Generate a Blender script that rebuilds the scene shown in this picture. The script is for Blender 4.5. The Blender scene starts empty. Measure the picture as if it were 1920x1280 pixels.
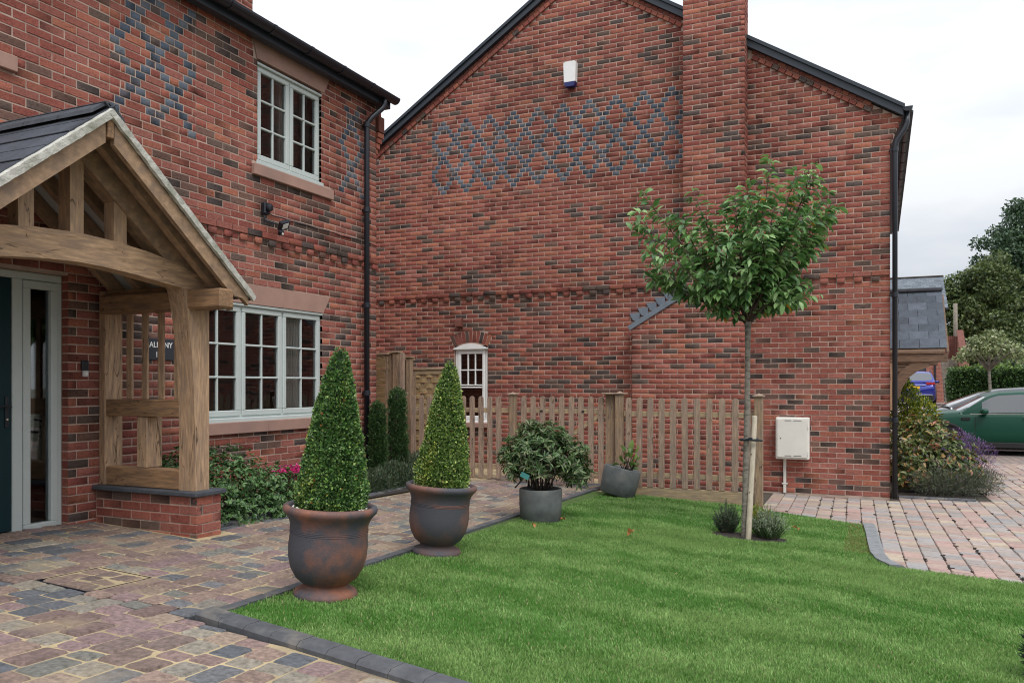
import bpy, bmesh, math, random
import numpy as np
from mathutils import Vector, Matrix, Euler
R = math.radians
rng = np.random.default_rng(11)
random.seed(5)
S = bpy.context.scene
COL = S.collection

# ------------------------------------------------------------------ camera, world, sun, exposure
FPX, YAW, EYE = 1511.0, math.atan(690 / 1511.0), 1.616
cd = bpy.data.cameras.new("camera"); cam = bpy.data.objects.new("camera", cd); COL.objects.link(cam)
cam.location = (0, 0, EYE); cam.rotation_euler = (R(90), 0, YAW)
cd.sensor_width = 36; cd.lens = FPX / 1920 * 36; cd.shift_y = 80 / 1920
cd.clip_start = 0.05; cd.clip_end = 600
S.camera = cam
S.view_settings.view_transform = 'Standard'; S.view_settings.look = 'None'
S.view_settings.exposure = 0.27; S.view_settings.gamma = 1.0
S.view_settings.use_curve_mapping = False
S.cycles.use_denoising = True; S.cycles.pixel_filter_type = 'BLACKMAN_HARRIS'; S.cycles.filter_width = 1.1; S.cycles.adaptive_threshold = .004
S.cycles.max_bounces = 8; S.cycles.transparent_max_bounces = 16
SUN_DIR = Vector((0.55, -0.62, 1.15)).normalized()      # towards the veiled sun
W = bpy.data.worlds.new("World"); S.world = W; W.use_nodes = True
nt = W.node_tree; N = nt.nodes; L = nt.links; N.clear()
wo = N.new('ShaderNodeOutputWorld'); bg = N.new('ShaderNodeBackground')
sky = N.new('ShaderNodeTexSky'); sky.sky_type = 'NISHITA'; sky.sun_disc = False
sky.sun_elevation = math.asin(SUN_DIR.z); sky.sun_rotation = math.atan2(SUN_DIR.x, SUN_DIR.y)
tc = N.new('ShaderNodeTexCoord'); mp = N.new('ShaderNodeMapping'); mp.inputs['Scale'].default_value = (1.6, 1.6, 5.0)
nz = N.new('ShaderNodeTexNoise'); nz.inputs['Scale'].default_value = 1.5; nz.inputs['Detail'].default_value = 5; nz.inputs['Roughness'].default_value = .5
rp = N.new('ShaderNodeValToRGB')
rp.color_ramp.elements[0].position = .38; rp.color_ramp.elements[0].color = (4.55, 4.85, 5.45, 1)
rp.color_ramp.elements[1].position = .60; rp.color_ramp.elements[1].color = (6.5, 6.6, 6.7, 1)
mx = N.new('ShaderNodeMixRGB'); mx.inputs[0].default_value = .9
L.new(tc.outputs['Generated'], mp.inputs[0]); L.new(mp.outputs[0], nz.inputs['Vector']); L.new(nz.outputs[0], rp.inputs[0])
# an overcast sky is about three times as bright overhead as at the horizon, and brighter towards the veiled sun side
sp_ = N.new('ShaderNodeSeparateXYZ'); L.new(tc.outputs['Generated'], sp_.inputs[0])
g1 = N.new('ShaderNodeMath'); g1.operation = 'MAXIMUM'; g1.inputs[1].default_value = 0; L.new(sp_.outputs[2], g1.inputs[0])
g2_ = N.new('ShaderNodeMath'); g2_.operation = 'MULTIPLY_ADD'; g2_.inputs[1].default_value = 2.1; g2_.inputs[2].default_value = .88; L.new(g1.outputs[0], g2_.inputs[0])
sc_ = N.new('ShaderNodeVectorMath'); sc_.operation = 'SCALE'; L.new(rp.outputs[0], sc_.inputs[0]); L.new(g2_.outputs[0], sc_.inputs['Scale'])
L.new(sky.outputs[0], mx.inputs[1]); L.new(sc_.outputs[0], mx.inputs[2]); L.new(mx.outputs[0], bg.inputs[0])
bg.inputs[1].default_value = 0.1
L.new(bg.outputs[0], wo.inputs[0])
sd = bpy.data.lights.new("sun", 'SUN'); sd.energy = 1.5; sd.angle = R(24); sd.color = (1, .965, .92)
so = bpy.data.objects.new("sun", sd); COL.objects.link(so); so.rotation_euler = SUN_DIR.to_track_quat('Z', 'Y').to_euler()
so.location = (4, -6, 12)

# ------------------------------------------------------------------ small maths
def softpos(p, k):
    return np.where(p / k > 30, p, k * np.log1p(np.exp(np.clip(p / k, -50, 30))))
def H(X, Y):
    X = np.asarray(X, float); Y = np.asarray(Y, float)
    p = .42 - .045 * (X + 6.25) - .028 * (Y - 4.9)
    p = np.minimum(p, .62)
    t = np.clip((Y - 27) / 13, 0, 1); t = t * t * (3 - 2 * t)
    return softpos(p, .04) * (1 - t) + .6 * t
def h(x, y): return float(H(x, y))
def proj(P):
    P = np.asarray(P, float); s, c = math.sin(YAW), math.cos(YAW)
    d = -s * P[..., 0] + c * P[..., 1]; l = c * P[..., 0] + s * P[..., 1]
    return 960 + FPX * l / d, 720 - FPX * (P[..., 2] - EYE) / d, d

# ------------------------------------------------------------------ materials
def mat(name, col=(.5, .5, .5), rough=.8, attr=False, nscale=8., namt=.15, bump=0., bscale=60., metal=0., spec=.5, coat=0., obj=False, ncol2=None, stretch=None, detail=6., trans=0., blotch=0.):
    m = bpy.data.materials.new(name); m.use_nodes = True; t = m.node_tree; n = t.nodes; l = t.links
    b = n['Principled BSDF']; b.inputs['Roughness'].default_value = rough; b.inputs['Metallic'].default_value = metal
    b.inputs['Specular IOR Level'].default_value = spec; b.inputs['Coat Weight'].default_value = coat
    b.inputs['Coat Roughness'].default_value = .04
    if obj:
        tcn = n.new('ShaderNodeTexCoord'); pos = tcn.outputs['Object']
    else:
        g = n.new('ShaderNodeNewGeometry'); pos = g.outputs['Position']
    if stretch:
        mp = n.new('ShaderNodeMapping'); mp.inputs['Scale'].default_value = stretch; l.new(pos, mp.inputs[0]); pos = mp.outputs[0]
    if attr:
        a = n.new('ShaderNodeAttribute'); a.attribute_name = 'tone'; src = a.outputs['Color']
    else:
        rgb = n.new('ShaderNodeRGB'); rgb.outputs[0].default_value = (*col, 1); src = rgb.outputs[0]
    nz = n.new('ShaderNodeTexNoise'); nz.inputs['Scale'].default_value = nscale; nz.inputs['Detail'].default_value = detail; nz.inputs['Roughness'].default_value = .6
    l.new(pos, nz.inputs['Vector'])
    mr = n.new('ShaderNodeMapRange'); mr.inputs[1].default_value = .3; mr.inputs[2].default_value = .7
    mr.inputs[3].default_value = 1 - namt; mr.inputs[4].default_value = 1 + namt; l.new(nz.outputs[0], mr.inputs[0])
    hs = n.new('ShaderNodeVectorMath'); hs.operation = 'SCALE'; l.new(src, hs.inputs[0]); l.new(mr.outputs[0], hs.inputs['Scale'])
    out = hs.outputs[0]
    if ncol2 is not None:
        n2 = n.new('ShaderNodeTexNoise'); n2.inputs['Scale'].default_value = ncol2[1]; n2.inputs['Detail'].default_value = 5; l.new(pos, n2.inputs['Vector'])
        cr = n.new('ShaderNodeMapRange'); cr.inputs[1].default_value = ncol2[2]; cr.inputs[2].default_value = ncol2[3]; l.new(n2.outputs[0], cr.inputs[0])
        mm = n.new('ShaderNodeMixRGB'); l.new(cr.outputs[0], mm.inputs[0]); l.new(out, mm.inputs[1]); mm.inputs[2].default_value = (*ncol2[0], 1); out = mm.outputs[0]
    l.new(out, b.inputs['Base Color'])
    if bump:
        nb = n.new('ShaderNodeTexNoise'); nb.inputs['Scale'].default_value = bscale; nb.inputs['Detail'].default_value = 5; l.new(pos, nb.inputs['Vector'])
        bp = n.new('ShaderNodeBump'); bp.inputs['Strength'].default_value = bump; bp.inputs['Distance'].default_value = .006
        l.new(nb.outputs[0], bp.inputs['Height']); l.new(bp.outputs[0], b.inputs['Normal'])
    if trans:
        tr = n.new('ShaderNodeBsdfTranslucent'); l.new(out, tr.inputs[0]); ms = n.new('ShaderNodeMixShader'); ms.inputs[0].default_value = trans
        l.new(b.outputs[0], ms.inputs[1]); l.new(tr.outputs[0], ms.inputs[2]); l.new(ms.outputs[0], n['Material Output'].inputs[0])
    return m

def brick_mat():
    m = mat('brick', attr=True, rough=.9, nscale=45, namt=.2, spec=.25)
    t = m.node_tree; n = t.nodes; l = t.links; b = n['Principled BSDF']; src = b.inputs['Base Color'].links[0].from_socket
    g = n.new('ShaderNodeNewGeometry')
    # dragged creases: short dark nicks across the face
    mp = n.new('ShaderNodeMapping'); mp.inputs['Scale'].default_value = (26, 26, 60); mp.inputs['Rotation'].default_value = (.35, .5, 0)
    l.new(g.outputs['Position'], mp.inputs[0])
    v = n.new('ShaderNodeTexNoise'); v.inputs['Scale'].default_value = 1; v.inputs['Detail'].default_value = 3; v.inputs['Distortion'].default_value = 1.5; l.new(mp.outputs[0], v.inputs['Vector'])
    r = n.new('ShaderNodeMapRange'); r.inputs[1].default_value = .60; r.inputs[2].default_value = .70; l.new(v.outputs[0], r.inputs[0])
    mm = n.new('ShaderNodeMixRGB'); mm.blend_type = 'MULTIPLY'; mm.inputs[2].default_value = (.45, .36, .36, 1)
    l.new(r.outputs[0], mm.inputs[0]); l.new(src, mm.inputs[1])
    # pale bloom / mortar smear
    p2 = n.new('ShaderNodeTexNoise'); p2.inputs['Scale'].default_value = 3.0; p2.inputs['Detail'].default_value = 7; p2.inputs['Roughness'].default_value = .7; l.new(g.outputs['Position'], p2.inputs['Vector'])
    r2 = n.new('ShaderNodeMapRange'); r2.inputs[1].default_value = .56; r2.inputs[2].default_value = .8; r2.inputs[4].default_value = .4; l.new(p2.outputs[0], r2.inputs[0])
    m3 = n.new('ShaderNodeMixRGB'); m3.inputs[2].default_value = (.36, .2, .15, 1); l.new(r2.outputs[0], m3.inputs[0]); l.new(mm.outputs[0], m3.inputs[1])
    lf = n.new('ShaderNodeTexNoise'); lf.inputs['Scale'].default_value = .55; lf.inputs['Detail'].default_value = 4; l.new(g.outputs['Position'], lf.inputs['Vector'])
    lr = n.new('ShaderNodeMapRange'); lr.inputs[1].default_value = .32; lr.inputs[2].default_value = .68; lr.inputs[3].default_value = .78; lr.inputs[4].default_value = 1.18; l.new(lf.outputs[0], lr.inputs[0])
    ls = n.new('ShaderNodeVectorMath'); ls.operation = 'SCALE'; l.new(m3.outputs[0], ls.inputs[0]); l.new(lr.outputs[0], ls.inputs['Scale'])
    l.new(ls.outputs[0], b.inputs['Base Color'])
    bp = n.new('ShaderNodeBump'); bp.inputs['Strength'].default_value = .7; bp.inputs['Distance'].default_value = .006; bp.invert = True
    l.new(v.outputs[0], bp.inputs['Height']); l.new(bp.outputs[0], b.inputs['Normal'])
    return m
def oak_mat(name, c1, c2, stretch, crack=.9):
    m = mat(name, c1, .75, nscale=2.2, namt=.38, stretch=stretch, bump=.35, bscale=5., ncol2=(c2, 1.6, .45, .7), detail=9)
    t = m.node_tree; n = t.nodes; l = t.links; b = n['Principled BSDF']; src = b.inputs['Base Color'].links[0].from_socket
    g = n.new('ShaderNodeNewGeometry'); mp = n.new('ShaderNodeMapping'); mp.inputs['Scale'].default_value = tuple(v * .55 for v in stretch); l.new(g.outputs['Position'], mp.inputs[0])
    nn = n.new('ShaderNodeTexNoise'); nn.inputs['Scale'].default_value = 1.0; nn.inputs['Detail'].default_value = 2; nn.inputs['Distortion'].default_value = .6; l.new(mp.outputs[0], nn.inputs['Vector'])
    sb = n.new('ShaderNodeMath'); sb.operation = 'SUBTRACT'; sb.inputs[1].default_value = .5; l.new(nn.outputs[0], sb.inputs[0])
    ab = n.new('ShaderNodeMath'); ab.operation = 'ABSOLUTE'; l.new(sb.outputs[0], ab.inputs[0])
    r = n.new('ShaderNodeMapRange'); r.inputs[1].default_value = .0; r.inputs[2].default_value = .011; r.inputs[3].default_value = crack; r.inputs[4].default_value = 0; l.new(ab.outputs[0], r.inputs[0])
    n3 = n.new('ShaderNodeTexNoise'); n3.inputs['Scale'].default_value = 1.7; l.new(g.outputs['Position'], n3.inputs['Vector'])
    r3 = n.new('ShaderNodeMapRange'); r3.inputs[1].default_value = .46; r3.inputs[2].default_value = .55; l.new(n3.outputs[0], r3.inputs[0])
    mu = n.new('ShaderNodeMath'); mu.operation = 'MULTIPLY'; l.new(r.outputs[0], mu.inputs[0]); l.new(r3.outputs[0], mu.inputs[1])
    mm = n.new('ShaderNodeMixRGB'); mm.blend_type = 'MULTIPLY'; mm.inputs[2].default_value = (.12, .09, .07, 1); l.new(mu.outputs[0], mm.inputs[0]); l.new(src, mm.inputs[1])
    l.new(mm.outputs[0], b.inputs['Base Color'])
    return m
M = {}
M['brick'] = brick_mat()
M['mortar'] = mat('mortar', (.44, .325, .265), .95, nscale=6, namt=.22, bump=.5, bscale=120)
M['sand'] = mat('joint_sand', (.42, .33, .19), .95, nscale=5, namt=.3, bump=.5, bscale=150, ncol2=((.12, .10, .08), 2.5, .5, .75))
M['darkjoint'] = mat('dark_joint', (.07, .06, .045), .95, nscale=9, namt=.5, bump=.5, bscale=120)
M['paver'] = mat('tumbled_paver', attr=True, rough=.85, nscale=34, namt=.42, bump=.6, bscale=110, ncol2=((.32, .25, .16), 1.7, .56, .85))
M['paver2'] = mat('drive_paver', attr=True, rough=.85, nscale=22, namt=.16, bump=.3, bscale=90, ncol2=((.30, .25, .20), 1.6, .5, .85))
M['kerb'] = mat('dark_kerb', (.075, .078, .085), .8, nscale=14, namt=.25, bump=.4, bscale=80, ncol2=((.22, .19, .15), 3.5, .55, .8))
M['stone'] = mat('pink_sandstone', (.36, .215, .17), .85, nscale=5, namt=.1, bump=.15, bscale=150, ncol2=((.28, .18, .15), 2, .5, .8))
M['slate'] = mat('slate', (.065, .072, .085), .75, spec=.3, nscale=12, namt=.25, bump=.4, bscale=40, attr=False)
M['slate_a'] = mat('slate_tile', attr=True, spec=.3, rough=.7, nscale=12, namt=.2, bump=.4, bscale=40)
M['black'] = mat('black_plastic', (.012, .015, .022), .35, nscale=10, namt=.1)
M['blackmetal'] = mat('dark_blue_black_trim', (.022, .030, .042), .45, nscale=10, namt=.1)
M['frame'] = mat('pale_green_grey_frame', (.50, .55, .53), .42, nscale=4, namt=.04)
M['white'] = mat('white_paint', (.78, .78, .76), .4, nscale=6, namt=.05)
M['cream'] = mat('cream_box_plastic', (.70, .68, .62), .5, nscale=6, namt=.05, ncol2=((.5, .47, .4), 3, .6, .85))
M['doorgreen'] = mat('dark_green_door', (.005, .026, .032), .5, spec=.25, nscale=4, namt=.05)
M['lime'] = mat('lime_mortar', (.46, .45, .40), .95, nscale=18, namt=.25, bump=.9, bscale=60, ncol2=((.2, .21, .15), 6, .52, .7))
M['oakx'] = oak_mat('oak_along_x', (.27, .155, .078), (.17, .105, .065), (3, 22, 22))
M['oaky'] = oak_mat('oak_along_y', (.43, .28, .165), (.30, .20, .135), (22, 3, 22))
M['oakz'] = oak_mat('oak_upright', (.40, .26, .155), (.28, .19, .13), (22, 22, 3))
M['oakr'] = oak_mat('oak_on_the_rake', (.31, .20, .12), (.21, .145, .10), (20, 6, 8), 0.)
M['pinez'] = oak_mat('fence_pine', (.29, .195, .12), (.22, .17, .13), (24, 24, 3))
M['pinex'] = oak_mat('fence_pine_rails', (.38, .28, .165), (.28, .22, .16), (3, 24, 24))
M['pickz'] = oak_mat('picket_wood', (.33, .23, .165), (.24, .185, .15), (24, 24, 3))
M['weave'] = oak_mat('woven_slat_wood', (.36, .25, .12), (.25, .19, .11), (3, 24, 24))
M['underlay'] = mat('white_underlay', (.42, .43, .44), .8, nscale=3, namt=.05)
M['pot'] = None
M['greypot'] = mat('grey_stone_pot', (.095, .105, .105), .75, nscale=9, namt=.3, bump=.35, bscale=120, ncol2=((.16, .16, .145), 5, .5, .8))
M['pebble'] = mat('white_pebble', (.72, .69, .62), .6, attr=False, nscale=12, namt=.12)
M['soil'] = mat('dark_soil', (.030, .023, .018), .95, nscale=30, namt=.5, bump=1., bscale=60)
M['bark'] = mat('grey_bark', (.21, .185, .155), .9, nscale=30, namt=.35, bump=.7, bscale=70, stretch=(1, 1, 2.5), ncol2=((.10, .09, .07), 12, .5, .65))
M['darkbark'] = mat('dark_bark', (.06, .045, .035), .9, nscale=20, namt=.3)
M['redtwig'] = mat('red_brown_twig', (.075, .045, .035), .7, nscale=20, namt=.3)
M['stake'] = mat('weathered_stake', (.46, .40, .31), .85, nscale=10, namt=.2, stretch=(5, 5, 1), bump=.3, ncol2=((.3, .25, .18), 4, .5, .8))
M['leaf'] = mat('leaf', attr=True, rough=.42, nscale=60, namt=.12, spec=.55, trans=.25)
M['grass'] = mat('grass_blades', attr=True, rough=.6, nscale=40, namt=.1, spec=.25, trans=.3)
M['lawn'] = mat('lawn_thatch', (.06, .11, .02), .95, nscale=25, namt=.4, bump=.6, bscale=120)
M['flower'] = mat('flower', attr=True, rough=.6, nscale=60, namt=.1, trans=.3)
M['glasscar'] = mat('car_glass', (.06, .068, .072), .04, nscale=2, namt=.02, spec=1., coat=1.)
M['room'] = mat('room_plaster', (.30, .29, .27), .9, nscale=2, namt=.03)
M['curtain'] = mat('pale_curtain', (.80, .78, .72), .9, nscale=4, namt=.06)
M['tyre'] = mat('tyre', (.015, .015, .016), .8, nscale=20, namt=.1)
M['alloy'] = mat('alloy', (.35, .35, .36), .3, metal=.9)
M['chrome'] = mat('chrome', (.7, .7, .72), .12, metal=1)
M['greenpaint'] = mat('green_car_paint', (.0015, .052, .030), .38, nscale=3, namt=.03, coat=.12, spec=.25)
M['greypaint'] = mat('dark_grey_car_paint', (.06, .062, .07), .3, nscale=3, namt=.03, coat=.8, metal=.5)
M['bluepaint'] = mat('blue_car_paint', (.012, .022, .25), .28, nscale=3, namt=.03, coat=1., metal=.35)
M['redlamp'] = mat('red_tail_lamp', (.35, .01, .015), .2)
M['yellow'] = mat('yellow_plate', (.75, .48, .03), .5)
M['lead'] = mat('lead_flashing', (.17, .20, .235), .5, nscale=6, namt=.2, metal=.3, bump=.3, bscale=30)
M['earth'] = mat('ground_earth', (.11, .10, .07), .95, nscale=2, namt=.3, bump=.5, bscale=20)
M['garage'] = mat('garage_blue_grey', (.045, .06, .085), .6)
M['sleeper'] = mat('weathered_sleeper', (.22, .19, .15), .9, nscale=8, namt=.3, bump=.4, bscale=30)
M['redwood'] = mat('red_stained_boards', (.14, .045, .03), .8, nscale=8, namt=.25)
M['lamp'] = mat('lamp_lens', (.75, .76, .72), .2)
M['tag'] = mat('teal_tag', (.05, .22, .21), .5)

def glass_mat():
    m = bpy.data.materials.new('window_glass'); m.use_nodes = True; t = m.node_tree; n = t.nodes; l = t.links; n.remove(n['Principled BSDF'])
    tr = n.new('ShaderNodeBsdfTransparent'); tr.inputs[0].default_value = (.78, .80, .80, 1)
    gl = n.new('ShaderNodeBsdfGlossy'); gl.inputs['Roughness'].default_value = .015; gl.inputs[0].default_value = (.9, .93, .95, 1)
    fr = n.new('ShaderNodeFresnel'); fr.inputs[0].default_value = 1.75
    ms = n.new('ShaderNodeMixShader'); l.new(fr.outputs[0], ms.inputs[0]); l.new(tr.outputs[0], ms.inputs[1]); l.new(gl.outputs[0], ms.inputs[2])
    l.new(ms.outputs[0], n['Material Output'].inputs[0]); return m
M['glass'] = glass_mat()
def pot_mat(lo=.37, hi=.57, sc=4.3):
    m = mat('smoky_terracotta', (.23, .092, .055), .7, nscale=10, namt=.25, bump=.35, bscale=140, ncol2=((.06, .06, .072), sc, lo, hi))
    t = m.node_tree; n = t.nodes; l = t.links; b = n['Principled BSDF']; src = b.inputs['Base Color'].links[0].from_socket
    g = n.new('ShaderNodeNewGeometry'); nz = n.new('ShaderNodeTexNoise'); nz.inputs['Scale'].default_value = 160; l.new(g.outputs['Position'], nz.inputs['Vector'])
    r = n.new('ShaderNodeMapRange'); r.inputs[1].default_value = .62; r.inputs[2].default_value = .72; l.new(nz.outputs[0], r.inputs[0])
    mm = n.new('ShaderNodeMixRGB'); mm.blend_type = 'MULTIPLY'; mm.inputs[2].default_value = (.5, .5, .5, 1); l.new(r.outputs[0], mm.inputs[0]); l.new(src, mm.inputs[1]); l.new(mm.outputs[0], b.inputs['Base Color'])
    return m
M['pot'] = pot_mat(); M['pot2'] = pot_mat(.30, .54, 2.6)

# ------------------------------------------------------------------ mesh helpers
def meshdata(name, V, F, m, cols=None, smooth=False):
    V = np.asarray(V, np.float32).reshape(-1, 3)
    me = bpy.data.meshes.new(name)
    if isinstance(F, np.ndarray):
        k = F.shape[1]; nf = len(F)
        me.vertices.add(len(V)); me.vertices.foreach_set('co', V.ravel())
        me.loops.add(nf * k); me.loops.foreach_set('vertex_index', F.astype(np.int32).ravel())
        me.polygons.add(nf); me.polygons.foreach_set('loop_start', np.arange(0, nf * k, k, dtype=np.int32))
        me.update(calc_edges=True)
    else:
        me.from_pydata([tuple(map(float, v)) for v in V], [], F); me.update()
    if cols is not None:
        a = me.attributes.new('tone', 'FLOAT_COLOR', 'POINT')
        c = np.ones((len(V), 4), np.float32); c[:, :3] = cols; a.data.foreach_set('color', c.ravel())
    me.materials.append(m)
    if smooth: me.polygons.foreach_set('use_smooth', np.ones(len(me.polygons), bool))
    return me
def put(name, me, parent=None, loc=(0, 0, 0)):
    o = bpy.data.objects.new(name, me); COL.objects.link(o)
    if parent is not None:
        o.parent = parent
    o.location = loc
    return o
def org(parent):
    """world position of an unrotated, unscaled ancestor chain"""
    v = Vector((0, 0, 0)); p = parent
    while p is not None: v = v + p.location; p = p.parent
    return v
def tag(o, label=None, cat=None, group=None, kind=None):
    if label: o['label'] = label
    if cat: o['category'] = cat
    if group: o['group'] = group
    if kind: o['kind'] = kind
    return o
def thing(name, label, cat, loc=(0, 0, 0), group=None):
    o = bpy.data.objects.new(name, None); COL.objects.link(o); o.location = loc; o.empty_display_size = .2
    return tag(o, label, cat, group)
class MB:
    def __init__(s): s.V = []; s.F = []; s.C = []; s.n = 0
    def add(s, V, F, col=None):
        s.V += [tuple(v) for v in V]; s.F += [tuple(i + s.n for i in f) for f in F]
        if col is not None: s.C += [col] * len(V)
        s.n += len(V); return s
    def box(s, lo, hi, ch=0., col=None, Rm=None, c0=None):
        lo = np.array(lo, float); hi = np.array(hi, float); lo, hi = np.minimum(lo, hi), np.maximum(lo, hi)
        c = (lo + hi) / 2; e = (hi - lo) / 2
        return s.obox(c, e, ch, col, Rm)
    def obox(s, c, e, ch=0., col=None, Rm=None):
        e = np.array(e, float); ch = min(ch, float(e.min()) * .49)
        if ch <= 0:
            V = np.array([(x, y, z) for x in (-1, 1) for y in (-1, 1) for z in (-1, 1)], float) * e
            F = [(0, 1, 3, 2), (4, 6, 7, 5), (0, 4, 5, 1), (2, 3, 7, 6), (0, 2, 6, 4), (1, 5, 7, 3)]
        else:
            V = []; idx = {}
            for x in (-1, 1):
                for y in (-1, 1):
                    for z in (-1, 1):
                        sg = np.array((x, y, z))
                        for a in range(3):
                            q = sg * (e - ch); q[a] = sg[a] * e[a]; idx[(x, y, z, a)] = len(V); V.append(q)
            F = []
            for a in range(3):
                b, c2 = (a + 1) % 3, (a + 2) % 3
                for sg in (-1, 1):
                    f = []
                    for (p, q) in ((-1, -1), (1, -1), (1, 1), (-1, 1)):
                        k = [0, 0, 0]; k[a] = sg; k[b] = p; k[c2] = q; f.append(idx[(*k, a)])
                    F.append(tuple(f if sg > 0 else f[::-1]))
                # edges along axis a
                for p in (-1, 1):
                    for q in (-1, 1):
                        k0 = [0, 0, 0]; k0[a] = -1; k0[b] = p; k0[c2] = q; k1 = list(k0); k1[a] = 1
                        f = [idx[(*k0, b)], idx[(*k1, b)], idx[(*k1, c2)], idx[(*k0, c2)]]
                        F.append(tuple(f if p * q < 0 else f[::-1]))
            for x in (-1, 1):
                for y in (-1, 1):
                    for z in (-1, 1):
                        f = [idx[(x, y, z, 0)], idx[(x, y, z, 1)], idx[(x, y, z, 2)]]
                        F.append(tuple(f if x * y * z > 0 else f[::-1]))
            V = np.array(V)
        if Rm is not None: V = V @ np.array(Rm).T
        return s.add(V + np.array(c, float), F, col)
    def beam(s, p0, p1, w, hh, ch=.004, up=(0, 0, 1), col=None):
        p0 = Vector(p0); p1 = Vector(p1); d = p1 - p0; x = d.normalized(); u = Vector(up); y = u.cross(x).normalized(); z = x.cross(y)
        Rm = np.array([[x[i], y[i], z[i]] for i in range(3)])
        return s.obox((p0 + p1) / 2, (d.length / 2, w / 2, hh / 2), ch, col, Rm)
    def prism(s, poly, axis, a, b, col=None):
        """poly in the two remaining axes (order x,y,z without axis), extruded a..b"""
        n = len(poly); V = []
        for t in (a, b):
            for (p, q) in poly:
                v = [p, q]; v.insert(axis, t); V.append(v)
        F = [tuple(range(n))[::-1], tuple(range(n, 2 * n))] + [(i, (i + 1) % n, n + (i + 1) % n, n + i) for i in range(n)]
        return s.add(V, F, col)
    def tube(s, pts, r, n=8, cap=True, col=None):
        pts = [Vector(p) for p in pts]; rr = r if hasattr(r, '__len__') else [r] * len(pts); V = []; F = []
        prev = None
        for i, p in enumerate(pts):
            t = (pts[min(i + 1, len(pts) - 1)] - pts[max(i - 1, 0)])
            t = t.normalized() if t.length > 1e-9 else Vector((0, 0, 1))
            a = Vector((0, 0, 1)) if abs(t.z) < .9 else Vector((1, 0, 0))
            if prev is not None: a = prev
            y = t.cross(a); y = y.normalized() if y.length > 1e-6 else t.orthogonal().normalized(); x = y.cross(t).normalized(); prev = x
            for k in range(n):
                w = 2 * math.pi * k / n; V.append(p + (x * math.cos(w) + y * math.sin(w)) * rr[i])
        for i in range(len(pts) - 1):
            for k in range(n):
                F.append((i * n + k, i * n + (k + 1) % n, (i + 1) * n + (k + 1) % n, (i + 1) * n + k))
        if cap: F.append(tuple(range(n))[::-1]); F.append(tuple(range((len(pts) - 1) * n, len(pts) * n)))
        return s.add(V, F, col)
    def lathe(s, prof, c=(0, 0, 0), n=40, col=None):
        V = []; F = []
        for (r, z) in prof:
            for k in range(n):
                w = 2 * math.pi * k / n; V.append((c[0] + r * math.cos(w), c[1] + r * math.sin(w), c[2] + z))
        for i in range(len(prof) - 1):
            for k in range(n): F.append((i * n + k, i * n + (k + 1) % n, (i + 1) * n + (k + 1) % n, (i + 1) * n + k))
        return s.add(V, F, col)
    def data(s, name, m, smooth=False, off=None):
        V = np.array(s.V, float).reshape(-1, 3)
        if off is not None: V = V - np.array(off)
        return meshdata(name, V, s.F, m, cols=np.array(s.C) if s.C else None, smooth=smooth)
    def build(s, name, m, parent=None, smooth=False, at=None):
        """vertices are in world space; the object's origin goes to its own centre"""
        V = np.array(s.V, float)
        c = (V.min(0) + V.max(0)) / 2 if at is None else np.array(at, float)
        me = s.data(name, m, smooth, off=c)
        po = np.array(org(parent)) if parent is not None else np.zeros(3)
        return put(name, me, parent, tuple(c - po))
def cyl(p0, p1, r, name, m, parent, n=12):
    return MB().tube([p0, p1], r, n).build(name, m, parent, smooth=False)

# ------------------------------------------------------------------ brickwork
CH, BH = .0755, .065
REDS = np.array([(.275, .088, .064), (.295, .098, .069), (.25, .078, .059), (.31, .110, .075), (.268, .094, .072), (.33, .122, .078), (.24, .072, .057), (.285, .106, .082)])
DARKS = np.array([(.098, .070, .059), (.118, .08, .065), (.09, .068, .062), (.145, .082, .064)])
BLUES = np.array([(.085, .105, .135), (.10, .12, .15), (.07, .088, .118), (.115, .13, .15)])
def tone_for(kind, r):
    if kind == 'blue': c = BLUES[r.integers(len(BLUES))]
    elif kind == 'dark': c = DARKS[r.integers(len(DARKS))]
    else: c = REDS[r.integers(len(REDS))]
    return c * r.uniform(.86, 1.14)
def unit_brick(L_, Hh, tone, r, depth=.05):
    """outward +Y local (normal), width X, height Z, centred; front at y=0"""
    e = L_ / 2; f = Hh / 2; c = .004
    j = lambda: r.uniform(-.0026, .0026)
    fr = [(-e + c + j(), j() * .6, -f + c + j()), (e - c + j(), j() * .6, -f + c + j()), (e - c + j(), j() * .6, f - c + j()), (-e + c + j(), j() * .6, f - c + j())]
    ed = [(-e, -c, -f), (e, -c, -f), (e, -c, f), (-e, -c, f)]
    bk = [(-e, -depth, -f), (e, -depth, -f), (e, -depth, f), (-e, -depth, f)]
    V = fr + ed + bk
    F = [(0, 1, 2, 3)]
    for i in range(4):
        k = (i + 1) % 4
        F += [(4 + i, 4 + k, k, i), (8 + i, 8 + k, 4 + k, 4 + i)]
    cols = [tone] * 12
    if r.random() < .22:                     # a burnt end, as on wire-cut facing bricks
        for i in ((0, 3, 4, 7, 8, 11) if r.random() < .5 else (1, 2, 5, 6, 9, 10)): cols[i] = tuple(np.array(tone) * .45)
    return V, F, cols
POOL = {}
def pool_mesh(size, kind):
    key = (size, kind)
    if key not in POOL:
        r = np.random.default_rng(int(size * 1000) + {'red': 1, 'dark': 2, 'blue': 3}[kind]); POOL[key] = []
        for i in range({'red': 22, 'dark': 8, 'blue': 6}[kind]):
            V, F, C = unit_brick(size, BH, tuple(tone_for(kind, r)), r)
            V = [(x, -y, z) for x, y, z in V]       # the front looks to local -Y
            POOL[key].append(meshdata('brick', V, F, M['brick'], cols=np.array(C)))
    l = POOL[key]; return l[random.randrange(len(l))]
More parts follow.
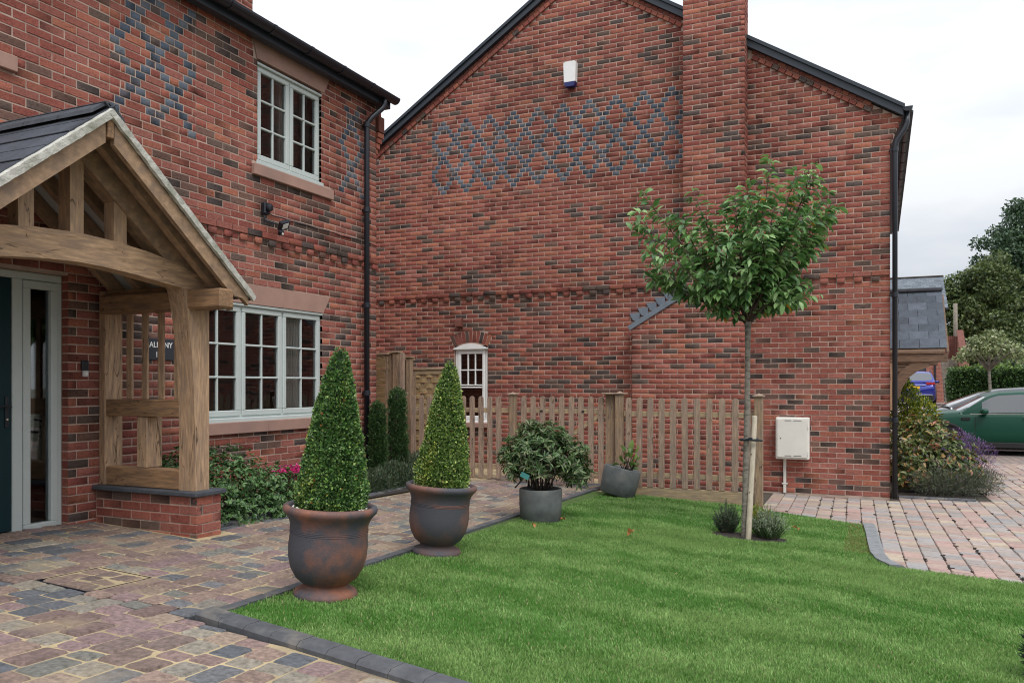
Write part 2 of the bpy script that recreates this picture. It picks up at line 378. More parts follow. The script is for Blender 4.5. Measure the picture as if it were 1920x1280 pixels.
class Wall:
    """a brick plane: origin O, horizontal unit U, outward normal Nn (U x Z = Nn towards viewer)"""
    def __init__(s, O, U, Nn): s.O = np.array(O, float); s.U = np.array(U, float); s.N = np.array(Nn, float); s.B = []
    def P(s, u, z, out=0.): return s.O + s.U * u + s.N * out + np.array((0, 0, z))
    def course(s, z0, ivals, k, blues=None, out=0., dark=.2, hh=BH, headers=False, special=None, phase=0.):
        g = .0095; pitch = .1125 if headers else .225
        for (a, b) in ivals:
            if b - a < .03: continue
            edges = [a]
            if blues is None:
                start = (phase + (.1125 if k % 2 else 0.) * (0 if headers else 1)) % pitch
                e = math.floor((a - start) / pitch + 1e-6) * pitch + start + pitch
                while e < b - .03:
                    if e - edges[-1] > .045: edges.append(e)
                    e += pitch
                edges.append(b); kinds = [None] * (len(edges) - 1)
            else:
                kinds = []; pos = a
                for c in blues:
                    lo, hi = c - .05625, c + .05625
                    if hi <= a + .02 or lo >= b - .02: continue
                    lo = max(lo, a)
                    while lo - pos > .03:
                        gap = lo - pos
                        st = .225 if gap > .32 or abs(gap - .225) < .04 else (.1125 if gap > .16 else gap)
                        pos += min(st, gap); edges.append(pos); kinds.append(None)
                    pos = min(hi, b); edges.append(pos); kinds.append('blue')
                while b - pos > .03:
                    st = min(.225 if b - pos > .32 or abs(b - pos - .225) < .04 else .1125, b - pos)
                    pos += st; edges.append(pos); kinds.append(None)
            for i in range(len(edges) - 1):
                u0, u1 = edges[i] + (g / 2 if edges[i] > a + 1e-6 or blues is not None else 0), edges[i + 1] - g / 2
                if edges[i + 1] >= b - 1e-6 and blues is None: u1 = edges[i + 1]
                if u1 - u0 < .02: continue
                kd = kinds[i] or ('dark' if rng.random() < dark_at(s, (u0 + u1) / 2, z0, dark) else 'red')
                o = out + rng.uniform(-.0022, .0022)
                if special: o += special(i, (u0 + u1) / 2)
                s.B.append((u0, u1, z0 + rng.uniform(-.0012, .0012), hh, kd, o))
    def finish(s, parent, nparts, vis=None, tilt_none=True):
        Bk = s.B; n = len(Bk)
        if n == 0: return
        cen = np.array([s.P((b[0] + b[1]) / 2, b[2] + b[3] / 2, b[5]) for b in Bk])
        px, py, d = proj(cen)
        view = -cen + np.array((0, 0, EYE)); dist = np.linalg.norm(view, axis=1); cosf = (view @ s.N) / dist
        A = np.array([(b[1] - b[0]) * b[3] for b in Bk]) * cosf / dist ** 2
        ok = (d > .3) & (px > 0) & (px < 1920) & (py > 0) & (py < 1280) & (cosf > 0)
        if vis is not None: ok &= vis(px, py)
        A[~ok] = -1; order = np.argsort(-A); part = set(int(i) for i in order[:nparts] if A[i] > 0)
        po = np.array(org(parent))
        # rotation that maps local -Y to N and local X to U
        ang = math.atan2(s.U[1], s.U[0])
        if np.cross(s.U, (0, 0, 1)) @ s.N < 0:
            flip = True
        else: flip = False
        Vs = []; Fs = []; Cs = []; nv = 0
        Fb = None
        for i, b in enumerate(Bk):
            ln = b[1] - b[0]
            if i in part and not flip:
                size = .2155 if ln > .15 else .103
                o = put('brick', pool_mesh(size, b[4]), parent, tuple(cen[i] - po)); o.rotation_euler = (0, 0, ang); o.scale = (ln / size, 1, b[3] / BH)
                continue
            V, F, C = unit_brick(ln, b[3], tuple(tone_for(b[4], rng)), rng)
            V = np.array(V); Wd = cen[i] + V[:, :1] * s.U + V[:, 1:2] * s.N + V[:, 2:3] * np.array((0, 0, 1.))
            Vs.append(Wd); Cs.append(C); 
            Fa = np.array(F)
            if flip is False: Fa = Fa
            Fs.append(Fa + nv); nv += 12
        if Vs:
            V = np.concatenate(Vs); c = V.mean(0)
            o = put('brickwork', meshdata('brickwork', V - c, np.concatenate(Fs), M['brick'], cols=np.concatenate(Cs)), parent, tuple(c - po))
            o['kind'] = 'stuff'
def dark_at(w, u, z, base):
    # dark bricks gather in drifts, with quieter red stretches between
    v = math.sin(u * 1.7 + z * 2.1) + math.sin(u * .6 - z * 1.3 + 1.) + math.sin(z * 5.1 + u * .3)
    return base * (1 + .35 * v)
def cut(iv, holes):
    out = [iv]
    for (a, b) in holes:
        nw = []
        for (p, q) in out:
            if b <= p or a >= q: nw.append((p, q)); continue
            if a > p: nw.append((p, a))
            if b < q: nw.append((b, q))
        out = nw
    return out
def mortar_panels(w, u0, u1, z0, z1, holes, back=.25, out=-.005, ztop=None):
    """flat mortar body with openings, built as butted boxes"""
    us = sorted({u0, u1, *[v for hh in holes for v in hh[:2] if u0 < v < u1]}); zs = sorted({z0, z1, *[v for hh in holes for v in hh[2:] if z0 < v < z1]})
    mb = MB()
    for i in range(len(us) - 1):
        j = 0
        while j < len(zs) - 1:
            cu = (us[i] + us[i + 1]) / 2
            inside = lambda jj: any(a < cu < b and c < (zs[jj] + zs[jj + 1]) / 2 < dd for a, b, c, dd in holes)
            if inside(j): j += 1; continue
            k = j
            while k + 1 < len(zs) - 1 and not inside(k + 1): k += 1
            P = [w.P(us[i], zs[j], out), w.P(us[i + 1], zs[j], out), w.P(us[i + 1], zs[k + 1], out), w.P(us[i], zs[k + 1], out)]
            Q = [p - w.N * back for p in P]
            mb.add(P + Q, [(0, 1, 2, 3), (7, 6, 5, 4), (0, 4, 5, 1), (1, 5, 6, 2), (2, 6, 7, 3), (3, 7, 4, 0)])
            j = k + 1
    return mb

# ------------------------------------------------------------------ far-brick material for walls too distant or turned away
def brickfar(name, rot):
    m = bpy.data.materials.new(name); m.use_nodes = True; n = m.node_tree.nodes; l = m.node_tree.links; b = n['Principled BSDF']; b.inputs['Roughness'].default_value = .9
    g = n.new('ShaderNodeNewGeometry'); sp = n.new('ShaderNodeSeparateXYZ'); cb = n.new('ShaderNodeCombineXYZ'); l.new(g.outputs['Position'], sp.inputs[0])
    l.new(sp.outputs[rot], cb.inputs[0]); l.new(sp.outputs[2], cb.inputs[1])
    br = n.new('ShaderNodeTexBrick'); br.inputs['Scale'].default_value = 1; br.inputs['Brick Width'].default_value = .225; br.inputs['Row Height'].default_value = .0755
    br.inputs['Mortar Size'].default_value = .005; br.inputs['Color1'].default_value = (.33, .10, .068, 1); br.inputs['Color2'].default_value = (.17, .07, .05, 1); br.inputs['Mortar'].default_value = (.45, .33, .27, 1); br.inputs['Bias'].default_value = -.3
    l.new(cb.outputs[0], br.inputs[0]); l.new(br.outputs[0], b.inputs['Base Color']); return m
M['bfx'] = brickfar('far_brick_facing_y', 0); M['bfy'] = brickfar('far_brick_facing_x', 1)

# ------------------------------------------------------------------ ground
def gridmesh(xs, ys, dz, name, m, keep=None):
    X, Y = np.meshgrid(xs, ys); Z = H(X, Y) + dz
    V = np.stack([X, Y, Z], -1).reshape(-1, 3); nx = len(xs); F = []
    for j in range(len(ys) - 1):
        for i in range(nx - 1):
            if keep is None or keep((xs[i] + xs[i + 1]) / 2, (ys[j] + ys[j + 1]) / 2):
                F.append((j * nx + i, j * nx + i + 1, (j + 1) * nx + i + 1, (j + 1) * nx + i))
    return put(name, meshdata(name, V, np.array(F), m, smooth=True))
xs = np.unique(np.concatenate([np.linspace(-160, -14, 12), np.linspace(-14, 14, 57), np.linspace(14, 160, 12)]))
ys = np.unique(np.concatenate([np.linspace(-60, -4, 8), np.linspace(-4, 46, 101), np.linspace(46, 260, 14)]))
tag(gridmesh(xs, ys, -.09, 'ground', M['earth']), kind='structure')
KX = lambda y: -3.42 - .035 * (y - 3.3)            # outer line of the long kerb
KY = lambda x: 3.30 - .1414 * (x + 3.42)            # outer line of the front kerb
tag(gridmesh(np.arange(-8.0, 3.3, .4), np.arange(-2, 3.4, .4), -.007, 'terrace', M['sand']), kind='structure')
terr = bpy.data.objects['terrace']
tag(gridmesh(np.linspace(-6.3, -3.4, 9), np.arange(3.0, 12.3, .4), -.0068, 'path', M['sand'], keep=lambda x, y: y > 3.2), kind='structure')
path = bpy.data.objects['path']
def drive_keep(x, y): return not (x < .2 and y > 12.6)
tag(gridmesh(np.arange(-1.6, 9.2, .4), np.arange(7.0, 18.9, .4), -.0125, 'driveway', M['darkjoint'], keep=drive_keep), kind='structure')
drive = bpy.data.objects['driveway']
def roadmat():
    m = bpy.data.materials.new('far_block_paving'); m.use_nodes = True; n = m.node_tree.nodes; l = m.node_tree.links; b = n['Principled BSDF']; b.inputs['Roughness'].default_value = .85
    g = n.new('ShaderNodeNewGeometry'); br = n.new('ShaderNodeTexBrick'); br.inputs['Scale'].default_value = 1; br.inputs['Brick Width'].default_value = .21; br.inputs['Row Height'].default_value = .165
    mp = n.new('ShaderNodeMapping'); mp.inputs['Rotation'].default_value = (0, 0, R(88)); l.new(g.outputs['Position'], mp.inputs[0]); l.new(mp.outputs[0], br.inputs[0])
    br.inputs['Mortar Size'].default_value = .008; br.inputs['Color1'].default_value = (.30, .22, .185, 1); br.inputs['Color2'].default_value = (.21, .18, .165, 1); br.inputs['Mortar'].default_value = (.08, .07, .055, 1)
    l.new(br.outputs[0], b.inputs['Base Color']); return m
tag(gridmesh(np.linspace(-1, 16, 18), np.linspace(18.6, 56, 60), -.003, 'road', roadmat(), keep=lambda x, y: x > .1), kind='structure')

PAV1 = np.array([(.185, .125, .11), (.215, .15, .12), (.16, .115, .10), (.12, .12, .125), (.16, .155, .135), (.25, .185, .14), (.20, .135, .13), (.095, .10, .11), (.25, .22, .175), (.17, .12, .10), (.20, .18, .15)])
PAV2 = np.array([(.36, .265, .225), (.33, .24, .205), (.39, .31, .235), (.30, .265, .245), (.34, .285, .255), (.28, .265, .26), (.40, .33, .25), (.35, .235, .205)])
def paver_shape(lx, ly, r, ch=.009, wob=.003, th=.05):
    """rounded tumbled block: centred, top at z=0, closed sides"""
    a, b = lx / 2, ly / 2; c = min(.011, a * .25)
    pts = [(-a + c, -b), (a - c, -b), (a, -b + c), (a, b - c), (a - c, b), (-a + c, b), (-a, b - c), (-a, -b + c)]
    pts = [(x + r.uniform(-wob, wob), y + r.uniform(-wob, wob)) for x, y in pts]
    tilt = (r.uniform(-.004, .004), r.uniform(-.004, .004)); dz = r.uniform(-.0025, .0025)
    top = [(x * (1 - ch / a), y * (1 - ch / b), dz + tilt[0] * x / a + tilt[1] * y / b) for x, y in pts]
    mid = [(x, y, -.007) for x, y in pts]; bot = [(x, y, -th) for x, y in pts]
    V = top + mid + bot; F = [tuple(range(8))]
    F4 = []
    for i in range(8):
        k = (i + 1) % 8; F4 += [(8 + i, 8 + k, k, i), (16 + i, 16 + k, 8 + k, 8 + i)]
    return V, F, F4
def lay_pavers(parent, cells, pal, matl, name, nparts, rot, ch, wob, occl=None):
    cells = np.array(cells)              # cx, cy, lx, ly
    Z = H(cells[:, 0], cells[:, 1]); P = np.stack([cells[:, 0], cells[:, 1], Z], -1); px, py, d = proj(P)
    A = cells[:, 2] * cells[:, 3] * (EYE - Z) / np.maximum(d, .1) ** 3
    bad = (d < .4) | (px < -20) | (px > 1940) | (py > 1300) | (py < 0)
    if occl is not None: bad |= occl(px, py)
    A = np.where(bad, -1, A); order = np.argsort(-A); part = set(int(i) for i in order[:nparts] if A[i] > 0)
    po = np.array(org(parent)); r = np.random.default_rng(3); pool = {}
    Vs = []; Cs = []; F8 = []; F4 = []; nv = 0; ca, sa = math.cos(rot), math.sin(rot)
    for i, (cx, cy, lx, ly) in enumerate(cells):
        tone = pal[r.integers(len(pal))] * r.uniform(.85, 1.15)
        e = .1; gx = (h(cx + e, cy) - h(cx - e, cy)) / (2 * e); gy = (h(cx, cy + e) - h(cx, cy - e)) / (2 * e)
        if i in part:
            key = round(ly / .04)
            if key not in pool:
                pool[key] = []
                for q in range(14):
                    V, F, G4 = paver_shape(lx, ly, r, ch, wob); pool[key].append((meshdata(name, V, F + G4, matl, cols=np.array([pal[r.integers(len(pal))] * r.uniform(.85, 1.15)] * 24)), lx, ly))
            me, bx, by = pool[key][r.integers(14)]
            o = put(name, me, parent, tuple(np.array((cx, cy, Z[i])) - po)); 
            o.rotation_euler = (math.atan(gy), -math.atan(gx), rot); o.scale = (lx / bx, ly / by, 1)
            continue
        V, F, G4 = paver_shape(lx, ly, r, ch, wob); V = np.array(V); x = V[:, 0] * ca - V[:, 1] * sa; y = V[:, 0] * sa + V[:, 1] * ca
        Wd = np.stack([cx + x, cy + y, Z[i] + V[:, 2] + gx * x + gy * y], -1)
        Vs.append(Wd); Cs.append(np.array([tone] * 24)); F8 += [tuple(v + nv for v in f) for f in F]; F4 += [tuple(v + nv for v in f) for f in G4]; nv += 24
    if Vs:
        V = np.concatenate(Vs); c = V.mean(0)
        o = put(name + '_blocks', meshdata(name + '_blocks', V - c, F8 + F4, matl, cols=np.concatenate(Cs)), parent, tuple(c - po)); o['kind'] = 'stuff'
MH = (-4.806, -4.306, 3.33, 3.81)          # manhole cover x0,x1,y0,y1
cells_t = []; cells_p = []
r9 = np.random.default_rng(21)
roww = .168; x = -8.0
while x < 2.9:
    xc = x + roww / 2
    if xc < -6.25: iv = [(-.5, 4.2)] if xc > -6.4 else [] ; 
    elif xc < -5.38: iv = [(-.5, 4.86)]
    elif xc < -5.05: iv = [(-.5, 4.86), (5.185, 11.6)]
    elif xc < -3.55: iv = [(-.5, 11.6)]
    else: iv = [(-.5, KY(xc) - .015)]
    if xc < -6.25: iv = []
    if -3.75 < xc < -3.4:
        iv = [(-.5, KY(xc) - .015)] if xc > -3.52 else [(-.5, 8.0 if xc > -3.6 else 11.6)]
    holes = [(MH[2], MH[3])] if MH[0] < xc < MH[1] else []
    for (a, b) in iv:
        for (p, q) in cut((a, b), holes):
            y = p + (r9.uniform(0, .1) if p == a else 0)
            while y < q - .05:
                ly = float(r9.choice([.122, .168, .242], p=[.3, .4, .3]))
                if y + ly > q - .04: ly = q - y
                if ly < .05: break
                if ly < .30: (cells_t if y < 3.2 else cells_p).append((xc, y + ly / 2, roww - .0145, ly - .0145))
                y += ly
    x += roww
lay_pavers(terr, cells_t, PAV1, M['paver'], 'paver', 280, 0, .008, .0026)
lay_pavers(path, cells_p, PAV1, M['paver'], 'paver', 290, 0, .008, .0026, occl=lambda px, py: ((px > 540) & (px < 705) & (py > 930) & (py < 1130)))
# drive blocks, turned 1.6 degrees from the houses
ROT = R(1.6); cells = []; ca, sa = math.cos(ROT), math.sin(ROT); v = -3.0
EDGE = lambda X: (10.33 - .40 * (X + 1.3)) if X < -.13 else (7.51 if X < .12 else 7.49 - .03 * (X - .1))
row = 0
while v < 9.5:
    w = 6.6; off = rng.uniform(0, .2)
    w += off; row += 1
    while w < 19:
        ly = float(rng.choice([.12, .16, .2], p=[.35, .35, .3])); cx, cy = v * ca - (w + ly / 2) * sa, v * sa + (w + ly / 2) * ca; w += ly
        if cx < -1.42 or cx > 9: continue
        if cy < EDGE(cx) + .05: continue
        if cy > 12.39 - .07 and cx < .22: continue
        if .2 < cx < 1.5 and 12.75 < cy < 18: 
            if (cx - .2) < 1.25 - .25 * ((cy - 15) / 3) ** 2: continue
        cells.append((cx, cy, .160, ly - .006))
    v += .167
lay_pavers(drive, cells, PAV2, M['paver2'], 'paver', 300, ROT, .006, .0012)

rc = np.random.default_rng(77); mb = MB()
for i in range(420):
    x_, y_ = rc.uniform(-1.2, 5.5), rc.uniform(7.6, 16)
    if y_ < EDGE(x_) + .05 or (x_ < .25 and y_ > 12.2): continue
    v_ = round((x_ * ca + y_ * sa + 3.0) / .167 - .5) * .167 - 3.0 + .0835; w_ = -x_ * sa + y_ * ca; x2, y2 = v_ * ca - w_ * sa, v_ * sa + w_ * ca
    for q in range(int(rc.integers(1, 4))):
        mb.obox((x2 + rc.normal() * .008, y2 + rc.normal() * .03, h(x2, y2) + .004), rc.uniform(.004, .012, 3) * (1, 1.3, .5), 0, Rm=np.array(Euler((0, 0, rc.uniform(0, 3))).to_matrix()))
tag(mb.build('joint_debris', M['soil']), 'dark crumbs of moss and soil in the joints of the block driveway', 'debris', kind='stuff')
# manhole cover with recessed blocks
mh = thing('manhole_cover', 'recessed manhole cover filled with paving blocks in the terrace', 'manhole cover', ((MH[0] + MH[1]) / 2, (MH[2] + MH[3]) / 2, h(-4.5, 3.6)))
def hz(x, y, d=0.): return h(x, y) + d
mb = MB()
for (a, b) in (((MH[0] + .012, MH[2] + .012), (MH[1] - .012, MH[2] + .012)), ((MH[0] + .012, MH[3] - .012), (MH[1] - .012, MH[3] - .012)), ((MH[0] + .012, MH[2] + .02), (MH[0] + .012, MH[3] - .02)), ((MH[1] - .012, MH[2] + .02), (MH[1] - .012, MH[3] - .02))):
    mb.beam((*a, hz(*a, -.019)), (*b, hz(*b, -.019)), .007, .03, 0)
mb.build('frame', M['black'], mh)
yy = MH[2] + .03
rr = np.random.default_rng(8)
for wd in (.13, .13, .14):
    xx = MH[0] + .03
    while xx < MH[1] - .06:
        lx = min(float(rr.choice([.13, .17])), MH[1] - .03 - xx)
        V, F, G4 = paver_shape(lx - .008, wd - .008, rr, .006, .002); cx, cy = xx + lx / 2, yy + wd / 2
        me = meshdata('paver', V, F + G4, M['paver'], cols=np.array([PAV1[rr.integers(3)] * rr.uniform(.8, 1)] * 24))
        o = put('paver', me, mh, (cx - mh.location.x, cy - mh.location.y, h(cx, cy) - mh.location.z - .003)); o.rotation_euler = (-.028, .045, 0)
        xx += lx
    yy += wd

# kerbs: separate dark blocks
M['kerblight'] = mat('pale_grey_kerb', (.20, .21, .215), .85, nscale=14, namt=.25, bump=.4, bscale=80)
def kerb_run(kb, pts, inward, wid, hh, seg, name='kerb_stone', m='kerb'):
    for (p, q) in zip(pts[:-1], pts[1:]):
        p = np.array(p, float); q = np.array(q, float); Ld = np.linalg.norm(q - p); n = max(1, round(Ld / seg)); t = (q - p) / Ld; nin = np.array(inward, float)
        for i in range(n):
            a = p + t * (Ld * i / n + .002); b = p + t * (Ld * (i + 1) / n - .002); prof = [(0, -.06), (0, hh - min(.018, hh * .6)), (.025, hh), (wid, hh), (wid, -.06)]
            mb = MB(); V = []
            for e in (a, b):
                z = h(*e)
                for (u, zz) in prof: V.append((*(e + nin * u), z + zz + rng.uniform(-.0015, .0015)))
            F = [(0, 1, 2, 3, 4), (9, 8, 7, 6, 5)] + [(k, 5 + k, 5 + (k + 1) % 5, (k + 1) % 5) for k in range(5)]
            mb.add(V, F); mb.build(name, M[m], kb)
kb = thing('lawn_kerb', 'dark grey block kerb round the near corner of the lawn', 'kerb', (-3.42, 3.3, h(-3.42, 3.3)))
kerb_run(kb, [(-3.42, KY(-3.42)), (1.9, KY(1.9))], (.14, .99), .118, .034, .2)
kerb_run(kb, [(-3.424, 3.424), (-3.6925, 11.1)], (.999, .035), .105, .022, .2)
kb2 = thing('drive_kerb', 'short curved grey kerb between lawn and block driveway', 'kerb', (-.1, 8.8, 0))
cur = [(-.15, 9.86), (-.115, 9.3), (-.09, 8.7), (-.06, 8.1), (-.01, 7.75), (.10, 7.5)]
kerb_run(kb2, [(a + .1, b) for a, b in cur], (-.999, -.04), .125, .035, .25, m='kerblight')
kb3 = thing('bed_edging', 'dark sett edging along the planting bed by the left house', 'edging', (-5.35, 7.5, .3))
kerb_run(kb3, [(-5.25, 5.3), (-5.36, 6.6), (-5.42, 8.0), (-5.55, 9.2), (-5.6, 10.3)], (-1, 0), .09, .03, .2)
tag(gridmesh(np.linspace(-6.24, -5.33, 4), np.arange(5.1, 10.6, .4), .012, 'soil', M['soil']), kind='structure')
tag(gridmesh(np.linspace(.22, 1.2, 4), np.arange(12.75, 18.1, .5), .012, 'soil', M['soil']), kind='structure')
kb4 = thing('bed_edging', 'grey edging at the foot of the driveway shrub bed beside the downpipe', 'edging', (.8, 12.7, 0))
kerb_run(kb4, [(.24, 12.66), (1.2, 12.72)], (0, 1), .09, .03, .2)

# lawn
LAWN = [(-3.31, KY(-3.31) + .12), (1.9, KY(1.9) + .12), (4.5, 2.3), (4.5, 7.40), (1.03, 7.45), (.12, 7.50), (-.02, 7.75), (-.085, 8.1), (-.115, 8.7), (-.14, 9.3), (-.17, 9.86), (-1.3, 10.33), (-1.36, 10.56), (-3.57, 10.56)]
def inpoly(X, Y, poly):
    X = np.asarray(X); Y = np.asarray(Y); r = np.zeros(X.shape, bool); n = len(poly)
    for i in range(n):
        x1, y1 = poly[i]; x2, y2 = poly[(i + 1) % n]
        if y1 == y2: continue
        c = ((y1 > Y) != (y2 > Y)) & (X < (x2 - x1) * (Y - y1) / (y2 - y1) + x1); r ^= c
    return r
bm = bmesh.new(); f = bm.faces.new([bm.verts.new((x, y, 0)) for x, y in LAWN])
for ax, rngv in ((0, np.arange(-3.5, 4.5, .4)), (1, np.arange(2.4, 10.6, .4))):
    for v in rngv:
        no = (1, 0, 0) if ax == 0 else (0, 1, 0); co = (v, 0, 0) if ax == 0 else (0, v, 0)
        bmesh.ops.bisect_plane(bm, geom=bm.verts[:] + bm.edges[:] + bm.faces[:], plane_co=co, plane_no=no)
for v in bm.verts: v.co.z = h(v.co.x, v.co.y) + .006
me = bpy.data.meshes.new('lawn'); bm.to_mesh(me); bm.free(); me.materials.append(M['lawn'])
tag(put('lawn', me), kind='structure')
BED = (-1.17, 8.20, .37, .20)            # soil circle at the young tree
TREE = (-1.205, 8.12)
mb = MB(); ring = [(BED[0] + BED[2] * math.cos(a), BED[1] + .22 * math.sin(a)) for a in np.linspace(0, 2 * math.pi, 29)[:-1]]
V = [(x + rng.uniform(-.012, .012), y + rng.uniform(-.012, .012), h(x, y) + .011) for x, y in ring] + [(BED[0], BED[1], h(BED[0], BED[1]) + .03)]
mb.add(V, [(i, (i + 1) % 28, 28) for i in range(28)]); tag(mb.build('soil', M['soil']), kind='structure')

def grass():
    r = np.random.default_rng(4); n = 900000
    # rejection sample, denser near the camera
    X = r.uniform(-3.35, 3.2, n); Y = r.uniform(2.8, 10.56, n); P = np.stack([X, Y, H(X, Y)], -1); px, py, d = proj(P)
    keep = inpoly(X, Y, LAWN) & (px > -30) & (px < 1960) & (py < 1310) & (r.random(n) < np.clip(1.25 - d / 10.5, .3, 1))
    keep &= (((X - BED[0]) / BED[2]) ** 2 + ((Y - BED[1]) / .22) ** 2 > .93)
    for (cx, cy, rr) in ((-3.13, 4.065, .185), (-3.22, 5.60, .18), (-3.2, 7.75, .2)): keep &= (X - cx) ** 2 + (Y - cy) ** 2 > rr * rr
    X, Y, d = X[keep], Y[keep], d[keep]; n = len(X)
    def fbm(x, y, s):
        v = np.zeros_like(x); a = 1.
        rs = np.random.default_rng(s)
        for o in range(5):
            t1, t2 = rs.uniform(0, 6.28, 2); k = 1.7 ** o; an = rs.uniform(0, 3.14)
            v += a * np.sin(k * (x * math.cos(an) + y * math.sin(an)) + t1 + 1.3 * np.sin(k * .7 * (y * math.cos(an) - x * math.sin(an)) + t2)); a *= .72
        return v
    band = .6 * fbm(X * .8, Y * 1.3, 2) + .6 * fbm(X * 1.6 + .4 * Y, Y * 4.5 - .5 * X, 9); fine = fbm(X * 5, Y * 8, 5)
    Z = H(X, Y) + .004
    hgt = r.uniform(.014, .028, n) * (1 + .12 * band * .5); hgt = np.clip(hgt, .012, .045)
    edge = np.minimum(np.abs(X - (-3.31 - .035 * (Y - 3.3))), np.abs(Y - 10.5)); hgt *= np.where(edge < .05, 1.25, 1)
    az = r.uniform(0, 2 * math.pi, n); lean = r.uniform(.1, .75, n)
    # the mower and feet lay the blades in bands: the streaks light makes there are also painted as colour
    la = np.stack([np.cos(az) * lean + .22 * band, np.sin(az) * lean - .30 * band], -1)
    wv = r.uniform(.0013, .0024, n) * (1 + d * .11)
    sa = r.uniform(0, math.pi, n); side = np.stack([np.cos(sa), np.sin(sa), np.zeros(n)], -1) * wv[:, None]
    B = np.stack([X, Y, Z], -1); up = np.array((0, 0, 1.)); lv = np.concatenate([la, np.zeros((n, 1))], 1)
    Mid = B + (up * .6 + lv * .22) * hgt[:, None]; Tip = B + (up * .95 + lv * .8) * hgt[:, None]
    V = np.stack([B - side, B + side, Mid + side * .75, Mid - side * .75, Tip], 1).reshape(-1, 3)
    k = np.arange(n)[:, None] * 5
    F = np.concatenate([k + np.array([[0, 1, 2]]), k + np.array([[0, 2, 3]]), k + np.array([[3, 2, 4]])])
    mixv = np.clip(.44 + .22 * band + .12 * fine + r.normal(0, .18, n), 0, 1)[:, None]  # band paints the light and dark of leaning blades into their colour
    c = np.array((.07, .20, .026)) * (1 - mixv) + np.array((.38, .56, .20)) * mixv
    dry = r.random(n) < .022 + .03 * (fine > 1.9); c[dry] = np.array((.42, .40, .20)) * r.uniform(.7, 1.1, (dry.sum(), 1))
    ed = (np.abs(X + .13) < .18) & (Y > 8) & (r.random(n) < .35); c[ed] = (.26, .20, .07)
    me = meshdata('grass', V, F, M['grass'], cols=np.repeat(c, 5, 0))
    return tag(put('grass', me), 'short mown green grass over the whole front lawn', 'grass', kind='stuff')
grass()

# ------------------------------------------------------------------ gable house
def wb(mb, w, u0, u1, z0, z1, o0, o1, ch=0.):
    a = w.P(u0, z0, o0); b = w.P(u1, z1, o1); return mb.box(np.minimum(a, b), np.maximum(a, b), ch)
def window(w, parent, u0, u1, z0, z1, sashes, cols, rows, back=.05, m='frame', sash_w=.052, ft=.05, sill=True):
    fr = MB()
    wb(fr, w, u0, u1, z0, z0 + ft, -back - .07, -back, .004); wb(fr, w, u0, u1, z1 - ft, z1, -back - .07, -back, .004)
    wb(fr, w, u0, u0 + ft, z0 + ft, z1 - ft, -back - .07, -back, .004); wb(fr, w, u1 - ft, u1, z0 + ft, z1 - ft, -back - .07, -back, .004)
    for (a, b) in zip(sashes[:-1], sashes[1:]): wb(fr, w, a[1], b[0], z0 + ft, z1 - ft, -back - .07, -back - .002, .003)
    wd = fr.build('window', M[m], parent)
    if sill: wb(MB(), w, 0, 1, 0, 1, 0, 1)
    s2 = MB(); wb(s2, w, u0 - .02, u1 + .02, z0 - .035, z0 + .012, -back + .001, .02, .006); s2.build('window_sill', M[m], wd)
    s3 = MB(); wb(s3, w, u0 - .01, u1 + .01, z1 - .016, z1 + .012, -back + .001, -back + .035, .004); s3.build('drip_bar', M[m], wd)
    for (a, b) in sashes:
        sb = MB(); o0, o1 = -back - .05, -back + .014; lo, hi = z0 + ft - .012, z1 - ft + .012
        wb(sb, w, a, b, lo, lo + sash_w + .01, o0, o1, .007); wb(sb, w, a, b, hi - sash_w, hi, o0, o1, .007)
        wb(sb, w, a, a + sash_w, lo + sash_w + .01, hi - sash_w, o0, o1, .007); wb(sb, w, b - sash_w, b, lo + sash_w + .01, hi - sash_w, o0, o1, .007)
        sb.build('sash', M[m], wd)
        a2, b2, l2, h2 = a + sash_w, b - sash_w, lo + sash_w + .01, hi - sash_w
        if isinstance(rows, int): zr = [l2 + (h2 - l2) * i / rows for i in range(rows + 1)]
        else: zr = rows
        us = [a2 + (b2 - a2) * i / cols for i in range(cols + 1)]
        for i in range(1, cols):
            g = MB(); wb(g, w, us[i] - .011, us[i] + .011, l2 if isinstance(rows, int) else rows[2], h2, -back - .035, -back + .004, .006); g.build('glazing_bar', M[m], wd)
        for k in range(1, len(zr) - 1):
            g = MB(); wb(g, w, a2, b2, zr[k] - .011, zr[k] + .011, -back - .036, -back + .006, .006); g.build('glazing_bar', M[m], wd)
        for i in range(cols):
            for k in range(len(zr) - 1):
                g = MB(); V = [w.P(us[i], zr[k], -back - .018), w.P(us[i + 1], zr[k], -back - .018), w.P(us[i + 1], zr[k + 1], -back - .018 + rng.uniform(-.001, .001)), w.P(us[i], zr[k + 1], -back - .018 + rng.uniform(-.001, .001))]
                g.add(V, [(0, 1, 2, 3)]); g.build('pane', M['glass'], wd)
    return wd
def room(w, parent, u0, u1, z0, z1, depth, back=.14):
    mb = MB(); A = [w.P(u0, z0, -back), w.P(u1, z0, -back), w.P(u1, z1, -back), w.P(u0, z1, -back)]; B = [p - w.N * depth for p in A]
    mb.add(A + B, [(4, 5, 6, 7), (0, 1, 5, 4), (1, 2, 6, 5), (2, 3, 7, 6), (3, 0, 4, 7)]); return mb.build('room_walls', M['room'], parent)

